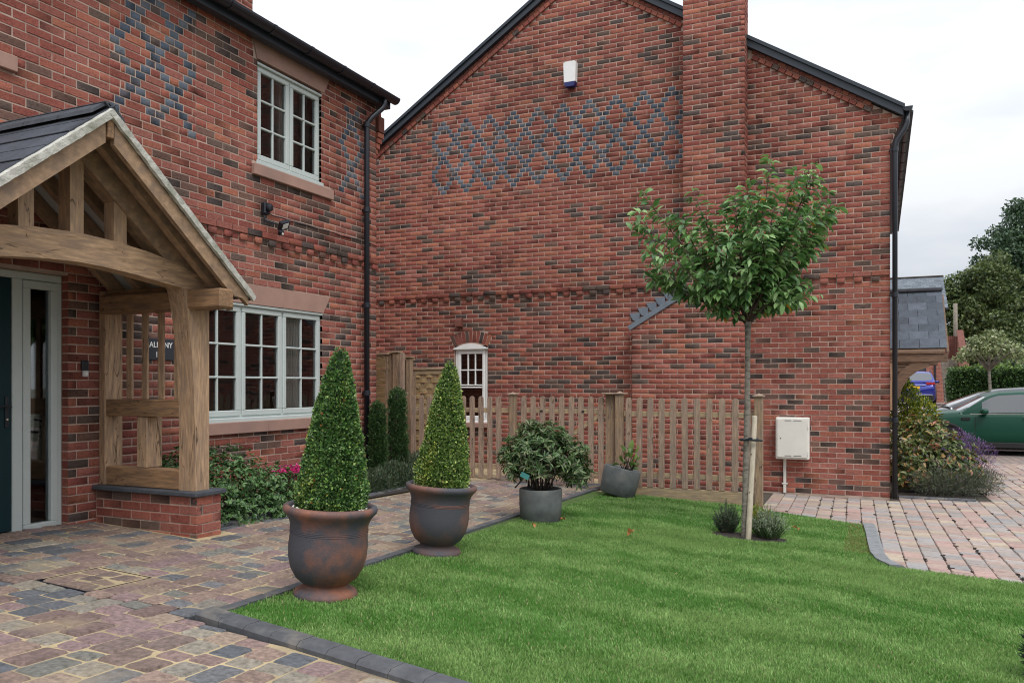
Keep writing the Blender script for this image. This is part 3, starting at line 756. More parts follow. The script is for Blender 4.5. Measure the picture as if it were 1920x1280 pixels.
GH = thing('gabled_house', 'red brick house end wall with blue diamond brickwork and a tall chimney breast', 'house', (-4.5, 12.39, 0))
gw = Wall((0, 12.39, 0), (1, 0, 0), (0, -1, 0))
roofz = lambda x: 8.478 - .631 * abs(x + 4.488)
CX0, CX1, CY = -2.69, -1.79, 12.06                      # stack
BX0 = -3.475                                            # wider breast below
WN = (-6.764, -6.12, .976, 2.222)
cz = lambda k: .04 + .0755 * k
BLU = {}
for r_ in range(17):
    us = []
    for c in range(-8, 90):
        u = c
        if (u - r_) % 2: continue
        if (u - r_) % 8 == 0 or (u + r_) % 8 == 0: us.append(u)
    BLU[81 - r_] = us
PK0 = -6.985
for k in range(-1, 112):
    z0 = cz(k); z1 = z0 + BH; zm = z0 + .035
    if z0 < 0: z0 = -.02; 
    if k == -1: continue
    half = (8.478 - .30 - zm - .012) / .631
    a, b = max(-9.08, -4.488 - half), min(.128, -4.488 + half)
    if k >= 66: b = min(.128 + .037 * min(k - 65, 4), -4.488 + (8.478 - .19 - zm) / .631) if k <= 72 else b
    if b - a < .1: continue
    holes = []
    # region hidden behind the chimney breast
    if z0 < 2.50: holes.append((BX0 + .01, CX1 - .01))
    elif z0 < 3.0: holes.append((BX0 + (z0 - 2.5) / .5 * (CX0 - BX0) + .12, CX1 - .01))
    else: holes.append((CX0 + .01, CX1 - .01))
    if WN[2] - .11 < z0 + .03 < WN[3] + .0: holes.append((WN[0] - .004 - (.04 if z0 < WN[2] - .02 else 0), WN[1] + .004 + (.04 if z0 < WN[2] - .02 else 0)))
    zc_ = z0 + .033
    if WN[3] <= zc_ < 2.535:
        hw = .33 + max(0, zc_ - 2.25) * .47 if zc_ < 2.44 else .95 * math.sin(math.acos(min(1, (zc_ - 1.6) / .95)))
        holes.append((-6.442 - hw, -6.442 + hw))
    blues = None; iv = cut((a, b), holes)
    if k in BLU:
        P0, P1 = -7.22, CX0 + .01
        bl = [PK0 + u * .05625 for u in BLU[k] if -4 <= u <= 76]
        ivl = [(p, min(q, P0)) for p, q in iv if p < P0]; ivr = [(max(p, P1), q) for p, q in iv if q > P1]
        gw.course(z0, ivl, k, dark=.22); gw.course(z0, ivr, k, dark=.22)
        gw.course(z0, [(P0, P1)], k, blues=bl, dark=.16)
    elif k == 40:
        gw.course(z0, iv, k, headers=True, special=lambda i, u: .028 if i % 2 else 0., dark=.25)
    elif k == 41:
        gw.course(z0, iv, k, out=.028, dark=.15)
    else:
        gw.course(z0, iv, k, dark=.15 if k > 45 else .2)
# rake course of headers following the slope
for sgn in (-1, 1):
    L_ = (9.1 - 4.488) if sgn < 0 else (4.488 - .07); n = int(L_ / .1125 / math.cos(math.atan(.631)) )
    rk = MB(); sl = math.atan(.631)
    for i in range(n):
        t = (i + .5) * .1125; x = -4.488 + sgn * t * math.cos(sl); z = 8.478 - .262 - t * math.sin(sl)
        if CX0 - .05 < x < CX1 + .05: continue
        Rm = np.array(Matrix.Rotation(sl * sgn, 3, 'Y'))
        rk.obox((x, 12.385, z), (.051, .024, .033), .004, tuple(tone_for('dark' if rng.random() < .25 else 'red', rng)), Rm)
        rk.obox((x, 12.396, z + .078 / math.cos(sl)), (.0515, .014, .033), .004, tuple(tone_for('red', rng)), Rm)
    o = rk.build('rake_bricks', M['brick'], GH); o['kind'] = 'stuff'
gw.finish(GH, 300, vis=lambda px, py: ~((px > 1180) & (px < 1550) & (py > 300) & (py < 600)) & ~((py > 740) & (px < 1430)))
mb = MB()
zt = lambda x: roofz(x) - .17
mb.prism([(-9.08, -.1), (WN[0], -.1), (WN[0], WN[2] - .09), (WN[1], WN[2] - .09), (WN[1], -.1), (.12, -.1), (.12, 5.02), (.26, 5.25), (.26, zt(.26)), (-4.488, zt(-4.488)), (-9.08, zt(-9.08))], 1, 12.395, 12.62)
# the window opening itself: rebuild as butted panels below the head, prism above
mb = mortar_panels(gw, -9.08, .122, -.15, 3.2, [(WN[0], WN[1], WN[2] - .0, WN[3] + .06)], back=.22)
mb.prism([(-9.08, 3.2), (.122, 3.2), (.122, 5.02), (.15, 5.02), (.25, 5.30), (.25, zt(.25)), (-4.488, zt(-4.488)), (-9.08, zt(-9.08))], 1, 12.395, 12.61)
mb.build('wall', M['mortar'], GH)
mb = MB(); mb.box((-9.08, 12.62, -.1), (.122, 22, 5.3)); mb.build('side_wall', M['bfy'], GH)
# window, arch, sill, head board
wd = window(gw, GH, WN[0] + .01, WN[1] - .01, WN[2], WN[3], [(WN[0] + .06, WN[1] - .06)], 3, [1.09, 1.56, 1.60, 1.86, 2.12], back=.03, m='white', sash_w=.05, ft=.045)
mb = MB(); arc = [(-6.775 + .666 * t, 2.232 + .085 * math.sin(math.pi * t)) for t in np.linspace(0, 1, 13)]
mb.prism([(-6.775, 2.222)] + arc + [(-6.109, 2.222)], 1, 12.36, 12.42); mb.build('arched_head', M['white'], wd)
mb = MB(); mb.box((WN[0] - .045, 12.31, .875), (WN[1] + .045, 12.41, .955), .006); mb.build('sill', M['stone'], GH)
room(gw, GH, WN[0] + .02, WN[1] - .02, WN[2], WN[3], 2.2)
arcb = thing('brick_arch', '', '', (0, 0, 0)); bpy.data.objects.remove(arcb)
for i in range(11):
    t = (i + .5) / 11; ang = R(-26 + 52 * t); cx, czz, rr_ = -6.442, 1.60, .84
    x = cx + rr_ * math.sin(ang); z = czz + rr_ * math.cos(ang); me = pool_mesh(.2155, 'red' if i % 4 else 'dark')
    o = put('brick', me, GH, (x + 4.5, 12.387 - 12.39, z)); o.rotation_euler = (0, R(90) + ang, 0); o.scale = (.93, 1, .92)
# chimney breast and stack
cw = Wall((0, CY, 0), (1, 0, 0), (0, -1, 0)); cs = Wall((CX1, CY, 0), (0, 1, 0), (1, 0, 0))
for k in range(0, 124):
    z0 = cz(k)
    a = BX0 if z0 < 2.46 else (BX0 + (z0 - 2.46) / .50 * (CX0 - BX0) if z0 < 2.96 else CX0)
    cw.course(z0, [(a, CX1)], k, dark=.17, phase=.04); cs.course(z0, [(0.0, .32)], k, dark=.2)
    if z0 > 2.9 and k % 1 == 0: pass
cw.finish(GH, 0); cs.finish(GH, 0)
mb = MB(); mb.prism([(BX0 + .005, -.1), (CX1 - .005, -.1), (CX1 - .005, 9.6), (CX0 + .005, 9.6), (CX0 + .005, 2.98), (BX0 + .005, 2.50)], 1, CY + .005, 12.41); mb.build('chimney_breast', M['mortar'], GH)
mb = MB(); sl = math.atan2(.47, .80)
mb.beam((BX0 - .05, CY + .14, 2.50), (CX0 + .05, CY + .14, 2.50 + .51), .31, .035, .004); mb.build('lead_flashing', M['lead'], GH)
mb = MB(); mb.beam((BX0 - .05, CY - .012, 2.475), (CX0 + .08, CY - .012, 3.01), .02, .075, .004); mb.build('lead_apron', M['lead'], GH)
for i in range(6):
    x0 = BX0 - .10 + i * .135; zt = 2.735 + i * .0765
    mb = MB(); mb.prism([(x0 - .035, zt), (x0 + .135, zt + .004), (x0 + .135, zt - .14), (x0 + .03, zt - .115)], 1, 12.362 - .001 * i, 12.379); mb.build('step_flashing', M['lead'], GH)
# roof, verge trims, eaves gutter
mb = MB()
for sgn in (-1, 1):
    ex = 4.83 if sgn > 0 else 4.9; x1 = -4.488 + sgn * ex
    poly = [(-4.488, 8.478), (x1, 8.478 - .631 * ex), (x1, 8.478 - .631 * ex - .06), (-4.488, 8.418)]
    mb.prism(poly, 1, 12.40, 22.2)
mb.build('roof', M['slate'], GH)
for sgn in (-1, 1):
    ex = 4.80; x1 = -4.488 + sgn * ex
    mb = MB(); mb.prism([(-4.488 + sgn * .001, 8.485), (x1, 8.485 - .631 * ex), (x1, 8.485 - .631 * ex - .055), (-4.488 + sgn * .001, 8.43)], 1, 12.27, 12.395); mb.build('verge_cap', M['blackmetal'], GH)
    mb = MB(); mb.prism([(-4.488 + sgn * .001, 8.429), (x1 - sgn * .02, 8.429 - .631 * (ex - .02)), (x1 - sgn * .02, 8.429 - .631 * (ex - .02) - .105), (-4.488 + sgn * .001, 8.324)], 1, 12.30, 12.385); mb.build('bargeboard', M['blackmetal'], GH)
def gutter(p0, p1, r, parent, name='gutter'):
    """half-round channel between two points, with closed ends and joint clips"""
    p0 = Vector(p0); p1 = Vector(p1); t = (p1 - p0).normalized(); s = Vector((0, 0, 1)).cross(t); mb = MB(); n = 10; V = []
    for p in (p0, p1):
        for k in range(n + 1):
            a = math.pi + math.pi * k / n; V.append(p + s * math.cos(a) * r + Vector((0, 0, math.sin(a) * r)))
        for k in range(n + 1):
            a = 2 * math.pi - math.pi * k / n; V.append(p + s * math.cos(a) * (r - .004) + Vector((0, 0, math.sin(a) * (r - .004))))
    m_ = 2 * (n + 1); F = [(i, (i + 1) % m_, m_ + (i + 1) % m_, m_ + i) for i in range(m_)]
    F += [tuple(range(n + 1)), tuple(range(m_, m_ + n + 1))]
    mb.add(V, F); g = mb.build(name, M['black'], parent)
    Ld = (p1 - p0).length; q = .4
    while q < Ld - .02:
        c = MB(); pp = p0 + t * q; V = []
        for e in (-.022, .022):
            for k in range(n + 1):
                a = math.pi + math.pi * k / n; V.append(pp + t * e + s * math.cos(a) * (r + .007) + Vector((0, 0, math.sin(a) * (r + .007))))
        c.add(V, [(i, i + 1, n + 2 + i, n + 1 + i) for i in range(n)] + [tuple(range(n + 1)), tuple(range(n + 1, 2 * n + 2))]); c.build('gutter_clip', M['black'], g); q += .62
    return g
gutter((.345, 12.28, 5.42), (.345, 21.9, 5.42), .065, GH)
mb = MB(); mb.box((.13, 12.63, 5.30), (.27, 21.9, 5.34)); mb.build('soffit', M['blackmetal'], GH)
mb = MB()
for i in range(24):
    y = 12.42 + i * .4; mb.box((.24, y, 5.37 + .002 * (i % 2)), (.42, y + .38, 5.395 + .002 * (i % 2)))
mb.build('eaves_slates', M['slate'], GH)
def downpipe(x, y, ztop, zbot, parent, r, swan, joints, clipdir):
    mb = MB(); pts = swan + [(x, y, swan[-1][2] - .1), (x, y, zbot)]
    mb.tube(pts, r, 14); p = mb.build('downpipe', M['black'], parent, smooth=True)
    for z in joints:
        j = MB(); j.tube([(x, y, z - .035), (x, y, z - .03), (x, y, z + .03), (x, y, z + .035)], [r + .002, r + .009, r + .009, r + .002], 14); j.obox((x + clipdir[0], y + clipdir[1], z), (abs(clipdir[0]) + .012, abs(clipdir[1]) + .012, .012), .003); j.build('pipe_collar', M['black'], p)
    return p
downpipe(.188, 12.34, 5.0, .03, GH, .034, [(.34, 12.36, 5.36), (.34, 12.36, 5.22), (.30, 12.35, 5.12), (.21, 12.34, 4.98), (.188, 12.34, 4.86)], [4.86, 2.85, 1.12], (-.03, .03))

# vent cowl, alarm box, meter box: fixed on the wall but things of their own
o = MB(); o.prism([(12.385, 2.60), (12.385, 2.765), (12.34, 2.765), (12.30, 2.72), (12.285, 2.64), (12.285, 2.615), (12.385, 2.60)][:6], 0, -6.70, -6.585)
tag(o.build('vent_cowl', M['redwood']), 'small brown vent cowl on the brick wall above the arched window', 'vent')
al = thing('alarm_box', 'white alarm box with dark blue base high on the gable wall', 'alarm box', (-4.58, 12.36, 6.63))
mb = MB(); mb.prism([(-4.69, 6.835), (-4.655, 6.85), (-4.50, 6.85), (-4.475, 6.835), (-4.485, 6.52), (-4.68, 6.52)], 1, 12.28, 12.378); mb.build('cover', M['white'], al)
mb = MB(); mb.prism([(-4.68, 6.515), (-4.485, 6.515), (-4.51, 6.445), (-4.655, 6.445)], 1, 12.275, 12.378); mb.build('strobe_base', mat('navy_lens', (.012, .02, .13), .3), al)
mt = thing('meter_box', 'cream utility meter box on the brick wall beside the fence end post', 'meter box', (-1.15, 12.3, .8))
mb = MB(); mb.box((-1.376, 12.20, .536), (-.919, 12.38, 1.138), .012); mb.build('case', M['cream'], mt)
mb = MB(); mb.box((-1.352, 12.186, .565), (-.945, 12.199, 1.112), .006); dd = mb.build('door', M['cream'], mt)
mb = MB(); mb.box((-1.31, 12.183, .83), (-1.298, 12.1855, .845)); mb.build('lock', M['black'], dd)
for zz in (.585, 1.09):
    for xa, xb in ((-1.25, -1.16), (-1.13, -1.02)):
        mb = MB(); mb.box((xa, 12.1835, zz), (xb, 12.1858, zz + .008)); mb.build('vent_slot', M['greypot'], dd)
for zz in (.60, .98):
    mb = MB(); mb.box((-.944, 12.185, zz), (-.928, 12.199, zz + .06), .002); mb.build('hinge', M['cream'], mt)
mb = MB(); mb.box((-1.285, 12.34, .03), (-1.245, 12.38, .535), .004); mb.build('conduit', M['cream'], mt)
mb = MB(); mb.box((-1.305, 12.335, .16), (-1.225, 12.383, .175), .002); mb.build('conduit_clip', M['cream'], mt)

# ------------------------------------------------------------------ left house
LH = thing('brick_house', 'near red brick house with sage window frames, stone lintels and dark green front door', 'house', (-6.25, 5.2, .3))
XW = -6.25; lw = Wall((XW, 0, 0), (0, 1, 0), (1, 0, 0)); lz = lambda k: .0705 + .0755 * k
DO = (2.95, 4.645, .2, 2.535); LWN = (6.02, 8.065, 1.235, 2.475); UWN = (6.925, 8.045, 4.065, 5.165); UW2 = (2.9, 4.02, 4.22, 5.30)
Y0, Y1 = .9, 9.236
holesM = [(DO[0], DO[1], DO[2] - .5, DO[3]), (LWN[0], LWN[1], 1.10, 2.49), (UWN[0], UWN[1], 3.92, 5.21), (UW2[0], UW2[1], 4.1, 5.3)]
BL2 = {}
for r_ in range(0, 21): BL2[70 - r_] = [u for u in range(-8, 9) if (u - r_) % 2 == 0 and ((u - r_) % 8 == 4 or (u + r_) % 8 == 4)]
for k in range(0, 71):
    z0 = lz(k); zm = z0 + .035
    iv = [(Y0, Y1)]; hs = []
    if zm < DO[3]: hs.append(DO[:2])
    if 1.09 < zm < 1.235: hs.append((5.93, 8.10))
    if 1.235 <= zm < 2.49: hs.append(LWN[:2])
    if 2.49 <= zm < 2.705: hs.append((5.90, 8.075 + .13 * (zm - 2.49) / .21))
    if 3.91 < zm < 4.045: hs.append((6.834, 8.237))
    if 4.045 <= zm < 5.205: hs.append(UWN[:2])
    if 5.205 <= zm < 5.43: hs.append((6.87 - .03 * (zm - 5.2) / .2, 8.09 + .11 * (zm - 5.2) / .22))
    if 4.08 < zm < 4.22: hs.append((2.8, 4.18))
    if 4.22 <= zm < 5.30: hs.append(UW2[:2])
    iv = cut((Y0, Y1 if k < 62 else Y1 + .03 * min(k - 61, 4)), hs)
    r_ = None
    bl1 = bl2 = None
    if 53 <= k <= 69:
        rr_ = 69 - k          # rows below the top node line z~5.28
        S1 = [u for u in range(-8, 9) if (u - rr_) % 2 == 0 and ((u - rr_) % 8 == 0 or (u + rr_) % 8 == 0)]
        bl1 = [5.55 + u * .05625 for u in S1]
        if k <= 67: bl2 = [8.455 + u * .05625 for u in range(0, 9) if (u - rr_) % 2 == 0 and ((u - rr_) % 8 == 0 or (u + rr_) % 8 == 0)]
    if bl1:
        A0, A1, B0, B1 = 5.05, 6.05, 8.34, 8.96
        for (p, q) in iv:
            segs = cut((p, q), [(A0, A1), (B0, B1)] if bl2 else [(A0, A1)])
            lw.course(z0, segs, k, dark=.2)
        lw.course(z0, [(A0, A1)], k, blues=bl1, dark=.1)
        if bl2: lw.course(z0, cut((B0, B1), hs), k, blues=bl2, dark=.2)
    elif k == 41: lw.course(z0, iv, k, headers=True, special=lambda i, u: .028 if i % 2 else 0., dark=.25)
    elif k == 42: lw.course(z0, iv, k, out=.028, dark=.2)
    else: lw.course(z0, iv, k, dark=.2 if k > 22 else .2)
lw.finish(LH, 300, vis=lambda px, py: ~((px < 470) & (py > 190 + .0 * px) & (py > (200 if px.ndim == 0 else np.where(px < 205, 330 - .6 * px, 200 + 1.29 * (px - 205))))) & ~((px < 130) & (py > 400)))
# bricks seen inside the porch: kept with the joined ones; reveal bricks beside the door
rv = Wall((XW, DO[1], 0), (-1, 0, 0), (0, -1, 0))
mb = mortar_panels(lw, Y0, Y1 - .006, -.1, 5.42, holesM, back=.2); mb.build('wall', M['mortar'], LH)
mb = MB(); mb.box((-12.9, Y0, -.1), (XW - .21, Y0 + .2, 5.3)); mb.box((-12.9, Y1 - .21, -.1), (XW - .21, Y1 - .006, 5.3)); mb.box((-12.9, Y0 + .21, -.1), (-12.7, Y1 - .22, 5.3)); mb.box((-12.6, Y0 + .21, 2.62), (XW - .22, Y1 - .22, 2.9)); mb.build('side_wall', M['bfx'], LH)
rs = MB()
for k in range(4, 33):
    z0 = lz(k)
    if z0 > 2.50: break
    V, F, C = unit_brick(.075, BH, tuple(tone_for('red', rng)), rng)
    V = np.array(V); Wd = np.array((XW - .04, DO[1] - .002, z0 + BH / 2)) + V[:, :1] * np.array((1, 0, 0)) + V[:, 1:2] * np.array((0, -1, 0.)) * .2 + V[:, 2:3] * np.array((0, 0, 1.))
    rs.add(Wd, F, C[0])
o = rs.build('reveal_bricks', M['brick'], LH); o['kind'] = 'stuff'
# kneeler returns: corbelled corner
for i in range(4):
    mb = MB(); z0 = lz(62 + i); mb.box((XW - .3, Y1 - .02, z0), (XW + .006 + .012 * i, Y1 + .03 * (i + 1), z0 + BH), .003, col=tuple(tone_for('red', rng) * 1.1)); mb.build('kneeler_brick', M['brick'], LH)
mb = MB(); mb.box((XW - .3, Y1 - .02, lz(66)), (XW + .05, Y1 + .12, lz(66) + .21), .003, col=(.16, .06, .045)); mb.build('kneeler_brick', M['brick'], LH)
# stone sills and lintels
def stone(parts, name):
    for poly in parts:
        mb = MB(); mb.prism(poly, 0, XW - .09, XW + .008); mb.build(name, M['stone'], LH)
stone([[(5.90, 2.492), (6.78, 2.492), (6.78, 2.70), (5.84, 2.70)], [(6.786, 2.492), (8.075, 2.492), (8.205, 2.70), (6.786, 2.70)]], 'lintel')
stone([[(6.91, 5.207), (8.09, 5.207), (8.20, 5.42), (6.85, 5.42)]], 'lintel')
for (a, b, z0, z1) in ((5.93, 7.06, 1.09, 1.215), (7.066, 8.10, 1.09, 1.215), (6.834, 8.237, 3.912, 4.035), (2.8, 4.18, 4.08, 4.205)):
    mb = MB(); mb.box((XW - .08, a, z0), (XW + .045, b, z1), .006); mb.build('sill', M['stone'], LH)
LW1 = window(lw, LH, LWN[0], LWN[1], LWN[2] + .01, LWN[3], [(6.05, 6.685), (6.715, 7.345), (7.375, 8.035)], 2, 3, back=.035, ft=.042)
window(lw, LH, UWN[0], UWN[1], UWN[2] + .01, UWN[3], [(6.955, 7.47), (7.50, 8.015)], 2, 3, back=.035, ft=.042)
window(lw, LH, UW2[0], UW2[1], UW2[2] + .01, UW2[3], [(2.93, 3.445), (3.475, 3.99)], 2, 3, back=.035, ft=.042)
room(lw, LH, LWN[0] - .6, LWN[1] + .5, .95, 2.62, 3.4, .2); room(lw, LH, UWN[0], UWN[1], 4.0, 5.25, 2.5, .2)
def curtain(u0, u1, z0, z1, x, parent):
    n = 40; V = []; 
    for i in range(n + 1):
        t = i / n; dx = .025 * math.sin(t * 34) + .01 * math.sin(t * 71)
        for z, k in ((z0, 1.), (z0 + (z1 - z0) * .45, .75), (z1, 1.)): V.append((x + dx, u0 + (u1 - u0) * (.5 + (t - .5) * k) , z))
    F = [(3 * i + j, 3 * i + 3 + j, 3 * i + 4 + j, 3 * i + 1 + j) for i in range(n) for j in range(2)]
    mb = MB(); mb.add(V, F); return mb.build('curtain', M['curtain'], parent, smooth=True)
curtain(7.60, 7.90, 1.2, 2.6, XW - .22, LH); curtain(7.45, 7.62, 4.05, 5.2, XW - .25, LH); curtain(5.95, 6.15, 1.2, 2.6, XW - .27, LH)
pf = thing('photo_frame', 'white photo frame standing inside the ground floor window', 'photo frame', (XW - .2, 7.46, 1.28))
mb = MB(); mb.beam((XW - .17, 7.46, 1.285), (XW - .21, 7.46, 1.47), .15, .012, .002, up=(1, 0, 0)); mb.build('frame', M['white'], pf)
mb = MB(); mb.beam((XW - .159, 7.46, 1.31), (XW - .198, 7.46, 1.45), .10, .008, 0, up=(1, 0, 0)); mb.build('picture', M['greypot'], pf)

# front door and side lights
door = MB(); XF = XW - .08
wb(door, lw, DO[0], DO[1] - .002, 2.47, DO[3] - .004, -.15, -.08, .004)
for (a, b) in ((DO[1] - .045, DO[1] - .002), (4.215, 4.30), (3.22, 3.30), (DO[0] + .002, DO[0] + .045)): wb(door, lw, a, b, .42, 2.469, -.15, -.08, .004)
wb(door, lw, DO[0], DO[1] - .002, .36, .419, -.16, -.02, .006)
df = door.build('door_frame', M['frame'], LH)
for (a, b) in ((4.302, 4.598), (2.997, 3.218)):
    sb = MB(); o0, o1 = -.14, -.07
    wb(sb, lw, a, b, .425, .47, o0, o1, .006); wb(sb, lw, a, b, 2.40, 2.465, o0, o1, .006); wb(sb, lw, a, a + .062, .47, 2.40, o0, o1, .006); wb(sb, lw, b - .055, b, .47, 2.40, o0, o1, .006)
    sb.build('side_light_frame', M['frame'], df)
    g = MB(); wb(g, lw, a + .062, b - .055, .47, 2.40, -.118, -.11); g.build('side_light_glass', M['glass'], df)
lf = MB(); wb(lf, lw, 3.302, 4.213, .44, 2.465, -.14, -.088, .006); dl = lf.build('door', M['doorgreen'], LH)
for (a, b, c, d_) in ((3.42, 3.70, .62, 1.32), (3.80, 4.08, .62, 1.32), (3.42, 3.70, 1.45, 2.3), (3.80, 4.08, 1.45, 2.3)):
    pn = MB(); wb(pn, lw, a, b, c, d_, -.089, -.080, .008); pn.build('door_panel', M['doorgreen'], dl)
hd = MB(); wb(hd, lw, 4.155, 4.185, 1.27, 1.52, -.088, -.078, .003); hd.tube([(XF + .0, 4.17, 1.44), (XF + .05, 4.17, 1.44), (XF + .055, 4.10, 1.44), (XF + .055, 4.03, 1.435)], .009, 8); hd.build('handle', M['black'], dl)
cy_ = MB(); cy_.tube([(XF, 4.17, 1.335), (XF + .008, 4.17, 1.335)], .009, 10); cy_.build('keyhole', M['chrome'], dl)
mb = MB(); mb.box((XW - 3.2, 2.98, .38), (XW - .25, 4.64, .40)); mb.build('hall_floor', M['room'], LH)
room(lw, LH, 2.9, 4.66, .401, 2.56, 3.0, .17)

# roof, gutter, downpipe, chimney
mb = MB(); mb.prism([(-6.02, 5.50), (-9.6, 7.62), (-13.2, 5.5), (-13.2, 5.44), (-9.6, 7.55), (-6.03, 5.45)], 1, Y0 - .1, Y1 + .12); mb.build('roof', M['slate'], LH)
mb = MB(); mb.box((-6.19, Y0, 5.37), (-6.09, Y1 + .1, 5.46), .003); mb.build('fascia', M['blackmetal'], LH)
gutter((-6.02, Y0, 5.50), (-6.02, 9.36, 5.50), .075, LH)
for i in range(12):
    y = Y0 + .35 + i * .72
    if y < Y1: mb = MB(); mb.box((-6.245, y, 5.40), (-6.10, y + .05, 5.45), .003); mb.build('rafter_foot', M['blackmetal'], LH)
downpipe(-6.175, 8.90, 5.0, .28, LH, .036, [(-6.03, 9.10, 5.45), (-6.03, 9.10, 5.36), (-6.05, 9.08, 5.30), (-6.13, 8.94, 5.14), (-6.175, 8.90, 5.06), (-6.175, 8.90, 5.0)], [5.04, 3.92, 2.66, 1.50], (-.03, .03))
chm = Wall((-8.0, 0, 0), (0, 1, 0), (1, 0, 0))
for k in range(86, 124): chm.course(lz(k), [(7.9, 8.77)], k)
chm.finish(LH, 0); mb = MB(); mb.box((-8.6, 7.9, 5.9), (-8.005, 8.77, 9.5)); mb.build('chimney', M['mortar'], LH)

# ------------------------------------------------------------------ small fittings on the left house wall
sl_ = thing('security_light', 'black floodlight and camera on an arm under the upper window', 'security light', (-6.2, 7.05, 3.5))
mb = MB(); mb.box((-6.248, 6.965, 3.50), (-6.18, 7.055, 3.63), .012); mb.build('junction_box', M['black'], sl_)
mb = MB(); mb.tube([(-6.18, 7.02, 3.575), (-6.165, 7.02, 3.575), (-6.145, 7.02, 3.575), (-6.138, 7.02, 3.575)], [.045, .048, .04, .012], 16); mb.build('camera_dome', M['black'], sl_)
mb = MB(); mb.tube([(-6.22, 6.99, 3.50), (-6.2, 6.99, 3.43), (-6.12, 7.10, 3.40)], .010, 8); mb.build('arm', M['black'], sl_)
mb = MB(); Rm = np.array(Euler((R(25), R(35), R(10))).to_matrix()); mb.obox((-6.09, 7.17, 3.40), (.022, .075, .055), .006, Rm=Rm); hdl = mb.build('lamp_head', M['black'], sl_)
mb = MB(); mb.obox(np.array((-6.09, 7.17, 3.40)) + Rm @ np.array((.0235, .0, .0)), (.002, .045, .032), 0, Rm=Rm); mb.build('lens', M['lamp'], hdl)
mb = MB(); mb.obox((-6.10, 7.13, 3.31), (.022, .03, .03), .008, Rm=Rm); sn = mb.build('sensor', M['black'], sl_)
mb = MB(); mb.obox((-6.078, 7.135, 3.295), (.006, .012, .012), .004); mb.build('sensor_lens', M['lamp'], sn)
mb = MB(); pts = [(-6.238, 7.06, 3.57), (-6.238, 7.10, 3.535)] + [(-6.238 + .004 * math.sin(i * 1.3), 7.15 + i * .16, 3.515 - .001 * i + .006 * math.sin(i * 2.1)) for i in range(13)] + [(-6.236, 9.22, 3.49)]
mb.tube(pts, .0065, 6); tag(mb.build('cable', M['black'], smooth=True), 'thin black cable clipped along the brick wall from the floodlight', 'cable')
bl = thing('doorbell', 'silver and black video doorbell on brick beside the door', 'doorbell', (-6.235, 4.79, 1.745))
mb = MB(); mb.box((-6.249, 4.757, 1.735), (-6.222, 4.822, 1.82), .006); mb.build('camera_plate', M['black'], bl)
mb = MB(); mb.box((-6.249, 4.768, 1.68), (-6.220, 4.818, 1.734), .006); mb.build('button_plate', mat('silver', (.55, .55, .55), .35), bl)
mb = MB(); mb.tube([(-6.221, 4.793, 1.706), (-6.216, 4.793, 1.706)], .012, 14); mb.build('button', M['white'], bl)
pq = thing('house_sign', 'black slate house name sign lettered in white behind the porch slats', 'sign', (-6.235, 5.6, 1.94))
mb = MB(); mb.box((-6.249, 5.44, 1.845), (-6.232, 5.755, 2.05), .004); mb.build('slate_plate', mat('sign_slate', (.022, .027, .036), .5), pq)
def text(s, loc, size, m, parent, rot):
    c = bpy.data.curves.new('lettering', 'FONT'); c.body = s; c.size = size; c.align_x = 'CENTER'; c.extrude = .001; c.offset = .0008; c.materials.append(m)
    tmp = bpy.data.objects.new('tmp', c); me = bpy.data.meshes.new_from_object(tmp); bpy.data.objects.remove(tmp); o = put('lettering', me, parent, Vector(loc) - org(parent)); o.rotation_euler = rot; return o
text('ALBANY', (-6.2305, 5.595, 1.965), .072, M['white'], pq, (R(90), 0, R(90))); text('1', (-6.2305, 5.545, 1.872), .072, M['white'], pq, (R(90), 0, R(90)))

